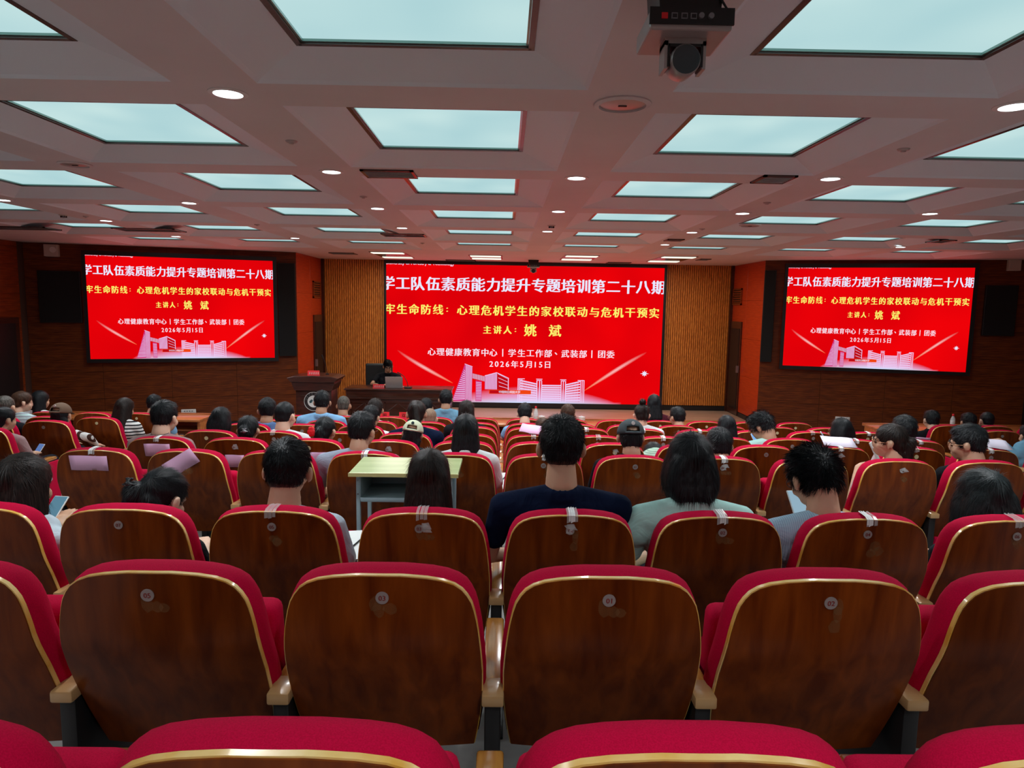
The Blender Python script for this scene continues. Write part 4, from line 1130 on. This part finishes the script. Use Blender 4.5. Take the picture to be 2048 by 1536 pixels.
        bc = P(.0, -.108, .085); MB().lathe([(0,-.004),(.012,-.004),(.012,.004)], 12, o=bc, ax='y').build('badge', m_white if g('cap') != 'cream' else m_emb, o, 40)
    if g('glasses'):
        gm = m_specg if g('glasses') == 'gold' else m_specs; mb = MB()
        for s in (-1,1):
            ring_ = [P(s*.034+.022*math.cos(a), .098, -.006+.018*math.sin(a)) for a in np.linspace(0,2*math.pi,17)]
            mb.tube(ring_, .0018, 6); mb.tube([P(s*.057,.094,-.002), P(s*.078,.05,-.002), P(s*.086,-.005,-.006)], .002, 6)
        mb.tube([P(-.012,.1,-.004), P(.012,.1,-.004)], .0018, 6); mb.build('glasses', gm, t, 50)
    if g('face'):
        for s in (-1,1):
            MB().lathe([(0,-.011),(.007,-.009),(.011,0),(.007,.009),(0,.011)], 12, o=P(s*.032,.078,-.008)).build('eye', m_eye, t, 60)
            MB().tube([P(s*.016,.094,.012), P(s*.034,.094,.017), P(s*.052,.082,.012)], .004, 6).build('eyebrow', hm, t, 50)
    if g('clip'):
        cmx = {'red': m_redcard, 'silver': m_grey, 'black': m_black}[g('clip')]
        cb = Blob(); cx, cy_, cz = g('clippos', (-.03,-.13,0))
        for i in range(6 if g('clip') == 'red' else 4):
            a = i*1.1; cb.ell(P(cx+.022*math.cos(a), cy_, cz+.026*math.sin(a)), (.017,.012,.02) if g('clip') == 'red' else (.012,.008,.006))
        cb.ell(P(cx,cy_,cz), .015); cb.temp('hair_clip', cmx, t, .006, 1)
    if g('necklace'):
        pts = [nb+np.array((math.cos(a)*.066, math.sin(a)*.064, .006+.006*math.sin(a))) for a in np.linspace(0,2*math.pi,20)]
        MB().tube(pts, .0018, 6).build('necklace', m_specs, t, 50)
    return t

def phone(loc, rot, label, m_scr=None, sc=1):
    t = thing('phone', label, 'phone', loc, rot=rot)
    me = MB().box(-.037,.037,-.078,.078,-.004,.004).mesh('case', m_white); bevel(me,.003,2); link('case', me, t)
    MB().box(-.034,.034,-.074,.074,.004,.0046).build('display', m_scr or emis('phone display', (.10,.18,.42,1), 1.0), t)
    return t

# table of people: head-centre x and head-top y as seen, row, look
A_ = lambda **k: k
PEOPLE = [
 (1124,825,'C',A_(near=1,nk=.146,hair='short',hc='k',top='navy',skin='m',sw=1.2,size=1.08,pitch=4,label='man with faded black hair in a navy shirt, back to camera, centre')),
 (1383,858,'C',A_(near=1,hair='bob',hc='k',top='mint',fem=1,puff=1,size=1.13,sw=1.2,pitch=6,label='woman with a rounded black bob in a mint green blouse')),
 (1645,887,'C',A_(near=1,hair='spiky',hc='k',top='bluestripe',glasses='dark',yaw=14,pitch=24,size=1.06,skin='m',label='man with spiky black hair and pale blue striped shirt, looking down at phone')),
 (1976,933,'C',A_(near=1,hair='bob',hc='n',top='dark',fem=1,size=1.16,pitch=10,sw=1.1,label='woman with green-black bob in a dark top at the right edge')),
 (858,892,'C',A_(near=1,hair='long',hc='b',top='black',fem=1,size=1.05,pitch=10,label='woman with long straight black hair behind the green school desk')),
 (573,873,'C',A_(near=1,hair='short',hc='k',top='paleblue',skin='m',size=1.08,pitch=8,collar=1,label='young man with thick round black hair in a pale blue-grey shirt')),
 (305,931,'C',A_(near=1,hair='bun',hc='k',top='black',fem=1,yaw=-25,pitch=25,size=1.08,bx=-.04,clip='black',clippos=(-.05,-.14,.02),skin='p',label='woman with black hair pinned up by a dark clip, head bowed')),
 (36,901,'C',A_(near=1,hair='long',hc='b',top='paleshirt',fem=1,size=1.16,pitch=12,yaw=-10,sleeve=.9,sw=1.05,reach={1:(104,1062,.50)},hands={1:(.05,.5,.35)},label='woman with long wavy dark hair holding a phone at the left edge')),
 (720,820,'D',A_(hair='short',hc='k',top='greyblue',glasses='dark',yaw=-22,size=1.03,sw=1.15,label='man with short black hair and grey shirt behind the school desk')),
 (932,823,'D',A_(hair='long',hc='k',top='white',fem=1,size=1.03,label='woman with long straight dark hair left of the centre gap')),
 (1263,834,'D',A_(hair='capped',cap='charcoal',hc='k',top='black',size=1.0,pitch=12,label='person in a charcoal baseball cap with a white badge')),
 (1441,852,'D',A_(hair='short',hc='k',top='black',size=1.02,pitch=12,label='man with short black hair directly right of the black bob')),
 (1786,841,'D',A_(hair='tied',hc='b',top='pink',fem=1,yaw=62,pitch=2,glasses='gold',face=1,size=1.08,reach={-1:(1716,934,.40)},hands={-1:(.5,.1,.12)},skin='m',label='woman in glasses with tied-back dark hair facing left, hand raised to her chin')),
 (1946,844,'D',A_(hair='short',hc='k',top='black',yaw=52,pitch=8,glasses='gold',face=1,size=1.08,skin='m',label='man in round glasses and black shirt facing left, right side')),
 (1310,880,'E',A_(hair='long',hc='k',top='lace',fem=1,size=.95,pitch=30,label='person in a pale green lace top leaning beside the charcoal cap')),
 (1812,827,'E',A_(hair='short',hc='k',top='pink',size=1.02,skin='p',label='man with wavy black hair just behind the woman with tied-back hair')),
 (325,798,'E',A_(hair='short',hc='k',top='mauve',size=1.08,necklace=1,yaw=-14,skin='p',label='young man with black hair and thin necklace, pink paper behind him')),
 (495,827,'E',A_(hair='bun',hc='k',top='black',fem=1,size=1.0,clip='silver',clippos=(.02,-.145,-.01),label='woman with black bun and sparkling hair clip')),
 (648,829,'E',A_(hair='tied',hc='k',top='black',fem=1,size=.98,clip='red',clippos=(-.045,-.15,-.01),yaw=-15,label='woman with black hair and a red flower clip')),
 (822,836,'E',A_(hair='capped',cap='cream',hc='k',top='black',fem=1,size=.95,pitch=14,tilt=8,label='woman in a cream baseball cap with black hair')),
 (437,810,'F',A_(hair='bob',hc='k',top='dark',fem=1,size=.98,tilt=8,label='woman with straight shoulder-length black hair on the left of the centre block')),
 (567,801,'F',A_(hair='buzz',hc='k',top='white',yaw=-20,skin='p',size=1.08,label='man with cropped hair in a white shirt beside the man in dark blue')),
 (833,797,'F',A_(hair='pony',hc='b',top='navy',fem=1,size=1.08,sw=1.15,label='woman with high dark ponytail in a navy top')),
 (1455,827,'F',A_(hair='straight',hc='k',top='black',fem=1,size=.98,label='woman with smooth black hair left of the mint-shirted man')),
 (1537,818,'F',A_(hair='spiky',hc='k',top='mint',yaw=52,pitch=30,glasses='dark',face=1,size=1.08,reach={-1:(1522,893,.42)},label='man in mint shirt with swept black hair, looking down at a phone')),
 (1687,832,'F',A_(hair='bob',hc='k',top='black',fem=1,yaw=20,glasses='gold',size=1.0,label='person with smooth black hair and glasses holding a blue phone')),
 (3,810,'F',A_(hair='tied',hc='k',top='mauve',fem=1,size=1.0,yaw=-30,label='dark-haired person at the left edge behind the first visible chair')),
 (120,802,'G',A_(hair='capped',cap='brown',hc='k',top='brownstripe',fem=1,size=1.1,sleeve=1.5,arms={1:((.235,.30,.76),(.20,.48,.64))},label='woman in a brown baseball cap and striped sleeves')),
 (8,789,'G',A_(hair='buzz',hc='g',top='black',size=1.05,label='man with cropped greying hair near the left edge')),
 (535,793,'G',A_(hair='short',hc='k',top='blue',size=1.05,yaw=14,skin='t',label='man with black hair in a dark blue shirt near the lectern')),
 (740,808,'G',A_(hair='short',hc='k',top='white',size=1.0,yaw=-16,label='dark-haired man in white just beyond the grey-shirted man')),
 (933,797,'G',A_(hair='straight',hc='b',top='black',fem=1,size=1.0,label='woman with long dark hair directly beyond the long-haired woman in the centre')),
 (1086,832,'G',A_(hair='straight',hc='r',top='dark',fem=1,size=.95,label='brown-haired person half hidden left of the navy-shirted man')),
 (1285,797,'G',A_(hair='topbun',hc='b',top='white',fem=1,size=1.0,pitch=10,skin='p',label='woman with a top bun in a white cardigan before the stage')),
 (2062,846,'G',A_(hair='short',hc='k',top='teal',size=1.0,arms={-1:((-.27,.30,.86),(-.25,.5,.82))},label='person in a pale blue sleeve cut off by the right edge')),
 (245,792,'H',A_(hair='long',hc='b',top='bw',fem=1,size=1.1,yaw=-20,pitch=14,sleeve=1.5,label='woman with long brown-black hair in a black and white striped top')),
 (39,779,'H',A_(hair='bun',hc='r',top='mintstripe',fem=1,size=1.1,yaw=-45,pitch=8,skin='p',label='woman with reddish-brown hair in a bun and pale mint striped shirt')),
 (644,779,'H',A_(hair='short',hc='k',top='sky',size=1.08,sw=1.15,skin='t',label='man with black hair in a bright sky-blue shirt in front of the lectern')),
 (750,795,'H',A_(hair='short',hc='b',top='white',size=1.05,skin='t',label='dark-haired man beside the first red name card')),
 (860,815,'H',A_(hair='buzz',hc='s',top='paleshirt',size=.98,skin='m',label='man with shaved light hair and pale blue shirt behind the ponytail')),
 (1050,804,'H',A_(hair='short',hc='k',top='sky',size=1.0,pitch=22,skin='p',arms={-1:((-.25,.2,.78),(-.20,.42,.70))},label='young man with bowl-cut black hair in a pale blue shirt right of centre gap')),
 (1136,806,'H',A_(hair='short',hc='r',top='dark',fem=1,size=1.03,label='brown-haired person just beyond the navy-shirted man')),
 (1358,811,'H',A_(hair='short',hc='k',top='mauve',yaw=30,glasses='gold',size=.97,label='man with short black hair turned left before the wooden stage edge')),
 (77,778,'I',A_(hair='long',hc='k',top='white',fem=1,size=1.08,yaw=-30,label='woman with long black hair in a white patterned top, far left')),
 (307,787,'I',A_(hair='short',hc='k',top='sky',size=1.0,label='dark-haired man in blue half hidden at the left bench desk')),
 (687,790,'I',A_(hair='buzz',hc='g',top='greenstripe',size=1.05,skin='t',label='man with grey cropped hair in a green striped shirt')),
 (852,794,'I',A_(hair='short',hc='k',top='black',size=1.0,label='dark-haired man between the ponytail and the blue shirt')),
 (892,777,'I',A_(hair='short',hc='k',top='teal',size=1.02,skin='t',yaw=10,label='man in teal-blue shirt in front of the desk end')),
 (1309,786,'I',A_(hair='straight',hc='k',top='maroon',fem=1,size=1.08,label='woman in dark maroon with long black hair beyond the top bun')),
 (1865,818,'I',A_(hair='short',hc='k',top='black',size=1.05,skin='p',label='man in black shirt with short black hair at the right bench desk')),
 (1939,823,'I',A_(hair='short',hc='k',top='black',size=1.03,label='dark-haired man right of the water bottle at the right desk')),
 (1976,822,'I',A_(hair='buzz',hc='k',top='black',size=1.0,skin='p',label='man with cropped sides at the far end of the right desk')),
]
OCC = {}
for px, pyt, r, sp in PEOPLE:
    ry, h = ROWS[r]; fl = rowfloor(r); top = atY(px, pyt+1, ry+.235)
    Ht = top.z-fl
    ov = {'spiky': .02, 'short': .012, 'topbun': .05, 'buzz': .006}.get(sp.get('hair'), .012)
    print('H', r, px, round(Ht,2))
    loc = Vector((top.x, ry, fl))
    OCC.setdefault(r, []).append(top.x)
    person(loc, Ht-ov+math.sin(math.radians(max(0,sp.get('pitch',8))))*.02, sp)
# the speaker at the stage desk faces the hall
p = atY(777, 718, 13.15)
person(Vector((p.x-.02, 13.40, STAGE)), p.z-STAGE-.01, A_(near=1,hair='short',hc='k',top='black',skin='t',face=1,glasses='dark',pitch=16,yaw=14,arms={1:((.27,.42,.78),(.16,.62,.80)),-1:((-.26,.42,.78),(-.08,.60,.80))},
       label='man in a black polo shirt and glasses seated at the stage desk'), rz=math.pi)
finish_blobs()
# held phones and papers
phone(atY(107,1021,2.567+.58), (.75,.0,-.15), 'pale phone with blue display held by the long-haired woman at left', emis('phone display teal', (.10,.22,.30,1), 1.0))
phone(atY(76,902,5.94+.62), (.9,0,-.35), 'white-edged phone held up near the left edge')
phone(atY(1513,881,5.94+.5), (.9,0,.4), 'phone with blue display held by the mint-shirted man', emis('phone display blue', (.18,.42,.85,1), 1))
phone(atY(1650,878,5.94+.45), (1.0,0,1.2), 'blue phone held sideways by the person with smooth black hair', emis('phone display blue', (.18,.42,.85,1), 1))
phone(atY(1597,1012,2.567+.5), (.9,0,.15), 'pale tablet-like phone held by the man in the striped shirt', emis('phone display pale', (.28,.42,.52,1), 1))
phone(atY(1750,905,4.29+.42), (1.1,0,.9), 'white phone in the raised hand of the woman with glasses', m_paper)

# ------------------------------------------------------------------ auditorium chairs
OUT = [(.05,0),(.10,.004),(.145,.011),(.18,.023),(.208,.043),(.226,.072),(.237,.108),(.246,.16),(.252,.22),(.256,.29),(.255,.37),(.249,.45),(.240,.52),(.232,.57)]
def hw(d):
    xs_ = [o[1] for o in OUT]; ws = [o[0] for o in OUT]
    return float(np.interp(d, xs_, ws))
def back_y(d):                         # reclined, gently bent profile: chair top is nearest the row behind
    return .07*d + .36*(.5*((d-.20)+math.sqrt((d-.20)**2+.0009))-.5*(-.20+math.sqrt(.04+.0009)))
def shell(name, m, grow, f0, f1, dome0=0, dome1=0, nv=22, nu=13, rnd=0, topgrow=None):
    """solid that follows the outline; f0 / f1 = depth of its rear and front faces"""
    ds = [ .57*(1-math.cos(math.pi/2*i/(nv-1))) for i in range(nv)]
    mb = MB(); V = []; 
    for side, (f, dome) in enumerate(((f0,dome0),(f1,dome1))):
        for d in ds:
            w = hw(d)+grow*(1 if d > .0 else 0)
            for j in range(nu):
                u = -1+2*j/(nu-1); u_ = math.sin(u*math.pi/2)
                edge = (1-abs(u_)**4)
                e2 = min(1, d/.06) if d < .06 else 1
                e3 = min(1, (.57-d)/.05)
                k = edge*(e2**.5)*max(0,e3)**.5
                x = w*u_
                y = back_y(d)+f+(dome*k) - .020*(1-(x/.256)**2) 
                z = CH-d + (grow if d < .02 else grow*max(0,1-d/.12))
                if side == 1 and rnd: 
                    x *= 1-.015; 
                V.append((x,y,z))
    n = nv*nu; Fs = []
    for i in range(nv-1):
        for j in range(nu-1):
            a = i*nu+j; Fs.append((a,a+nu,a+nu+1,a+1)); Fs.append((n+a,n+a+1,n+a+nu+1,n+a+nu))
    loop = [i*nu for i in range(nv)] + [(nv-1)*nu+j for j in range(1,nu)] + [i*nu+nu-1 for i in range(nv-2,-1,-1)] + [j for j in range(nu-2,0,-1)]
    for a, b in zip(loop, loop[1:]+loop[:1]): Fs.append((a,b,n+b,n+a))
    mb.add(V, Fs); return mb.mesh(name, m, 38)
me_back = shell('back_shell', m_seatw, 0, 0, .012)
me_trim = shell('edge_trim', m_gold, .003, .0035, .0165)
# cushion: three nested layers give a plump rounded pad
def cushion_mesh():
    ds = [ .54*(1-math.cos(math.pi/2*i/20)) for i in range(21)]; nu = 15; mb = MB(); V = []; rings = []
    lay = [(.016,-.001),(.040,.008),(.060,.010),(.080,.008),(.097,-.002),(.108,-.022),(.114,-.055)]
    # outline rings (closed around top and both sides and bottom)
    def outline(g):
        L = []
        for d in ds[::-1]: L.append((-(max(.0,hw(d)+g)), d))
        for d in ds: L.append(((hw(d)+g), d))
        return L
    n = None
    for f, g in lay:
        ol = outline(0)
        n = len(ol)
        for (x, d) in ol:
            # move along the outward direction
            wx = x/max(.0001, hw(.3)); 
            zz = CH-d
            gx = g*np.sign(x)*min(1, abs(x)/.12); gz = g*max(0, 1-d/.10)
            u_ = x/.256
            V.append((x+gx, back_y(d)+f-.020*(1-u_*u_), zz+gz+(g if d > .5 else 0)*-.5))
    for k in range(len(lay)-1):
        for i in range(n):
            a = k*n+i; b = k*n+(i+1) % n; Fs_ = (a, b, b+n, a+n); mb.f.append(Fs_); mb.mi.append(0)
    # front face as a fan of bands
    k = len(lay)-1; m_ = n//2
    for i in range(m_):
        a, b = k*n+i, k*n+i+1; c_, d_ = k*n+n-1-i, k*n+n-2-i
        if b != d_: mb.f.append((a,b,d_,c_)) ; mb.mi.append(0)
    mb.v = V
    return mb.mesh('back_cushion', m_red, 45)
me_cush = cushion_mesh()
def rbox(name, d, m, w, seg=3):
    me = MB().box(*d).mesh(name, m); bevel(me, w, seg)
    me.polygons.foreach_set('use_smooth', [True]*len(me.polygons)); me.set_sharp_from_angle(angle=math.radians(40)); return me
me_seat_dn = rbox('seat_cushion', (-.235,.235,.14,.58,.36,.46), m_red, .03)
def tipup():
    me = MB().box(-.238,.238,-.045,.045,-.06,.36).mesh('seat_cushion', m_red); bevel(me, .03, 3)
    me.polygons.foreach_set('use_smooth', [True]*len(me.polygons)); me.set_sharp_from_angle(angle=math.radians(50))
    R = Matrix.Rotation(math.radians(8),4,'X'); me.transform(Matrix.Translation((0,.285,.46)) @ R); return me
me_seat_up = tipup()
me_pan_dn = rbox('seat_pan', (-.22,.22,.15,.56,.335,.362), m_seatw, .008, 2)
def pan_up():
    me = MB().box(-.22,.22,-.012,.012,-.05,.33).mesh('seat_pan', m_seatw); bevel(me,.006,2)
    me.transform(Matrix.Translation((0,.343,.46)) @ Matrix.Rotation(math.radians(8),4,'X')); return me
me_pan_up = pan_up()
def arm_mesh():
    mb = MB(); w = .029; prof = [(.10,.640),(.30,.640),(.45,.646),(.52,.640),(.535,.622),(.52,.612),(.10,.612)]
    mb.prism([(p[0],p[1]) for p in prof], -w, w, ax='x'); me = mb.mesh('armrest', m_arm); bevel(me,.006,2)
    me.polygons.foreach_set('use_smooth', [True]*len(me.polygons)); me.set_sharp_from_angle(angle=math.radians(40)); return me
me_arm = arm_mesh()
me_armc = rbox('armrest_cap', (-.030,.030,.055,.150,.610,.643), m_armend, .006, 2)
me_apan = rbox('arm_panel', (-.022,.022,.08,.50,.02,.612), m_black, .006, 2)
me_foot = rbox('foot', (-.035,.035,.10,.46,0,.025), m_black, .006, 2)
me_endp = rbox('end_panel', (-.012,.012,.06,.54,.10,.605), m_red, .01, 2)
me_badge = MB().lathe([(0,-.0015),(.0165,-.0015),(.0165,.001)], 24, ax='y').mesh('number_badge', m_badge, 40)
me_badgec = MB().lathe([(0,-.0015),(.0165,-.0015),(.0165,.001)], 24, ax='y').mesh('number_badge', m_badge2, 40)
me_badgew = MB().lathe([(0,-.0015),(.018,-.0015),(.018,.001)], 24, ax='y').mesh('row_badge', m_badge3, 40)
NUM = {}
def num_mesh(s, m=None, sz=.019):
    if s not in NUM:
        a, fs = text_data(s, sz, .0004); mb = MB(); mb.add([(q[0], -.0022, q[1]) for q in a], fs); NUM[s] = mb.mesh('numeral', m or m_num, fix=False)
    return NUM[s]
def tape_mesh(seed, kind):
    r_ = random.Random(seed); mb = MB()
    if kind == 'top':            # crumpled clear tape over the top edge
        n = 3; w = .022
        for i in range(n):
            x0 = -w+2*w*i/n
            x1 = x0+2*w/n-r_.uniform(0,.004); e = r_.uniform(0,.012)
            mb.add([(x0,-.0232,CH-.014-e),(x1,-.0232,CH-.014-e*.6),(x1,-.0225,CH+.0045),(x0,-.0225,CH+.0045),(x0,-.004,CH+.0125),(x1,-.004,CH+.0125),(x1,.05+e,CH+.0155),(x0,.05-e,CH+.0155)],[(0,1,2,3),(3,2,5,4),(4,5,6,7)])
    elif kind == 'scrap':
        for i in range(4):
            x0, z0 = r_.uniform(-.02,.012), CH-.045-r_.uniform(0,.03)
            y = back_y(CH-z0)-.0225
            mb.add([(x0,y,z0),(x0+r_.uniform(.012,.035),y-.002,z0+r_.uniform(-.008,.006)),(x0+r_.uniform(.01,.03),y-.001,z0+r_.uniform(.012,.024)),(x0+r_.uniform(-.01,.005),y,z0+r_.uniform(.008,.02))],[(0,1,2,3)])
    elif kind == 'stain':
        for i in range(3):
            x0 = r_.uniform(-.03,.02); z0 = CH-.09-r_.uniform(0,.07); w_ = r_.uniform(.03,.05); h_ = r_.uniform(.03,.06)
            pts = [(x0+w_*(.5+.5*math.cos(a)*r_.uniform(.7,1)), z0+h_*(.5+.5*math.sin(a)*r_.uniform(.7,1))) for a in np.linspace(0,2*math.pi,9)[:-1]]
            mb.add([(x, back_y(CH-z)-.0212-.0002*i, z) for x, z in pts], [tuple(range(8))])
    return mb
TAPES = [tape_mesh(i,'top').mesh('tape_strip', m_tape, fix=False) for i in range(4)]
TAPEW = [tape_mesh(i+9,'top').mesh('paper_remnant', m_tapew, fix=False) for i in range(3)]
SCRAP = [tape_mesh(i+20,'scrap').mesh('tape_scrap', m_tape, fix=False) for i in range(4)]
STAIN = [tape_mesh(i+30,'stain').mesh('tape_residue', m_stain, fix=False) for i in range(5)]
def num_of(k): return '%02d' % (1-2*k if k <= 0 else 2*k)
rowname = {'A':'nearest','B':'second nearest','C':'third nearest','D':'fourth nearest','E':'fifth nearest','F':'sixth nearest','G':'seventh nearest','H':'eighth nearest','I':'front'}
rowno = {'A':10,'B':9,'C':8,'D':7,'E':6,'F':5,'G':4,'H':3,'I':2}
def chair(r, x, k, block, pos):
    y, h = ROWS[r]; fl = rowfloor(r)
    occ = any(abs(x-o) < SP*.56 for o in OCC.get(r, []))
    if block == 'centre': where = (f'{ordn[k-1]} right of the centre gap' if k > 0 and False else (f'{ordn[-k+0] if k<=0 else ""}')) 
    if block == 'centre':
        where = f'{ordn[k]} right of middle gap' if k >= 0 else f'{ordn[-k-1]} left of middle gap'
    else: where = f'{ordn[pos]} from aisle in {block} block'
    lab = f'crimson wooden-backed chair, {rowname[r]} row, {where}'
    t = thing('auditorium_chair', lab, 'chair', (x, y-.05, fl-.0135), 0, 'crimson auditorium chairs in rows')
    link('back_shell', me_back, t); link('edge_trim', me_trim, t); link('back_cushion', me_cush, t)
    link('seat_cushion', me_seat_dn if occ else me_seat_up, t); link('seat_pan', me_pan_dn if occ else me_pan_up, t)
    sides = [-SP/2]
    if (block == 'centre' and k == 6) or (block == 'left' and pos == 0): sides.append(SP/2)
    for s in sides:
        link('armrest', me_arm, t, (s,0,0)); link('armrest_cap', me_armc, t, (s,0,0))
        link('arm_panel', me_apan, t, (s,0,0)); link('foot', me_foot, t, (s,0,0))
    if (block == 'left' and pos == 0):
        e = link('end_panel', me_endp, t, (SP/2+.033,0,0)); bd = link('row_badge', me_badgew, e, (.014,.40,.45), (0,0,math.pi/2)); link('numeral', num_mesh(str(rowno[r]), m_numd, .024), bd)
    if (block == 'right' and pos == 0) or (block == 'centre' and k in (-5,)):
        e = link('end_panel', me_endp, t, (-SP/2-.033,0,0)); bd = link('row_badge', me_badgew, e, (-.014,.40,.45), (0,0,-math.pi/2)); link('numeral', num_mesh(str(rowno[r]), m_numd, .024), bd)
    # badge
    d = .055; rr = random.Random(int(x*1000)+ord(r)*77)
    cream = rr.random() < .28 and r in 'EFGHI'
    bx = rr.uniform(-.012,.012); by = back_y(d)-.0205
    tilt = math.atan(.08)
    b = link('number_badge', me_badgec if cream else me_badge, t, (bx, by-.001, CH-d), (tilt,0,0))
    if r in 'ABCDE' and not cream:
        link('numeral', num_mesh(num_of(k)), b)
    q = rr.random()
    if r in 'CDEFG' and q < .55: link('tape_strip', rr.choice(TAPES), t)
    if r in 'CDEFG' and q < .35: link('paper_remnant', rr.choice(TAPEW), t, (rr.uniform(-.01,.01),-.001,.001)).scale = (.55,1,1)
    if r in 'CDE' and rr.random() < .6: link('tape_scrap', rr.choice(SCRAP), t, (rr.uniform(-.01,.01),-.001,0))
    if r in 'BCD' and rr.random() < .8: link('tape_residue', rr.choice(STAIN), t)
    return t
vis_c = {'A':(-2,2),'B':(-3,3),'C':(-4,4),'D':(-5,6),'E':(-5,6),'F':(-5,6),'G':(-5,6),'H':(-5,6),'I':(-5,6)}
for r, (k0, k1) in vis_c.items():
    for k in range(k0, k1+1):
        chair(r, X00+SP*k, k, 'centre', 0)
XL, XRB = X00-5.5*SP-1.42, X00+6.5*SP+1.42
for r, nL_, nR_ in (('E',1,0),('F',2,0),('G',3,1),('H',4,2),('I',5,3)):
    for i in range(nL_): chair(r, XL-SP*(i+.5), -6-i, 'left', i)
    for i in range(nR_): chair(r, XRB+SP*(i+.5), 7+i, 'right', i)

# pink and white papers on the chair backs
def sheet(px, py, r, w, h, ang, m, label, dy=0, curl=.006, lay=0):
    ry = ROWS[r][0]; zt = CH+rowfloor(r)-.0135
    p = atY(px, py, ry)
    for _ in range(3):
        d = max(0, zt-p.z); p = atY(px, py, ry-.05+back_y(d)-.026+dy)
    t = thing('paper_sheet', label, 'paper', p, rot=(-1.15 if lay else .2, 0, 0))
    if lay: t.location = atY(px, py, ry+.02); t.location.z = max(t.location.z, zt+.035)
    n = 6; mb = MB(); V = []
    for j in range(3):
        for i in range(n+1):
            x = (i/n-.5)*w; z = (j/2-.5)*h; yy = -curl*math.sin(i*1.3+j)*.4-.001
            c_, s_ = math.cos(ang), math.sin(ang); V.append((x*c_-z*s_, yy, x*s_+z*c_))
    mb.add(V, [(j*(n+1)+i, j*(n+1)+i+1, (j+1)*(n+1)+i+1, (j+1)*(n+1)+i) for j in range(2) for i in range(n)])
    o = mb.build('sheet', m, t, 60); sd = o.modifiers.new('s','SOLIDIFY'); sd.thickness = .0006
    return t
sheet(178,926,'D',.235,.10,-.01,m_pink,'flat pink paper taped level on the chair at the left end')
sheet(362,926,'D',.225,.105,.56,m_pink,'pink paper taped at a slant on the second chair from the left aisle')
sheet(315,900,'E',.19,.10,0,m_pink,'pink paper on the chair behind the man with the necklace')
sheet(470,922,'E',.14,.10,-.02,m_pink,'pink paper low on the chair behind the sparkling clip')
sheet(634,917,'E',.14,.10,.02,m_pink,'pink paper on the chair behind the red flower clip')
sheet(1062,858,'F',.19,.13,-.25,m_pink,'pink paper resting on a chair top left of the navy-shirted man',lay=1)
sheet(1676,890,'E',.24,.13,-.12,m_lilac,'lilac paper lying over a chair top behind the spiky-haired man',lay=1)
sheet(1993,899,'E',.17,.13,-.2,m_lilac,'lilac paper over the chair beside the man in round glasses',lay=1)
sheet(1845,877,'F',.14,.02,-.05,m_pink,'thin pink paper edge on a chair in front of the wavy-haired man')
def lap_paper(px, py, Y, lab, w=.15, h=.21, rz=.2):
    t = thing('notebook', lab, 'notebook', atY(px, py, Y), rot=(.35,0,rz))
    me = MB().box(-w/2,w/2,-h/2,h/2,-.004,.004).mesh('pages', m_paper); link('pages', me, t)
    MB().tube([(-.04,-.05,.008),(.03,.04,.008)], .004, 6).build('pen', m_black, t)
lap_paper(712,1090,2.567+.62,'white notebook with pen in the gap left of the long-haired woman')
lap_paper(1004,962,4.29+.55,'white notebook with pen in the centre gap', .12,.2)
print('objects', len(bpy.data.objects))
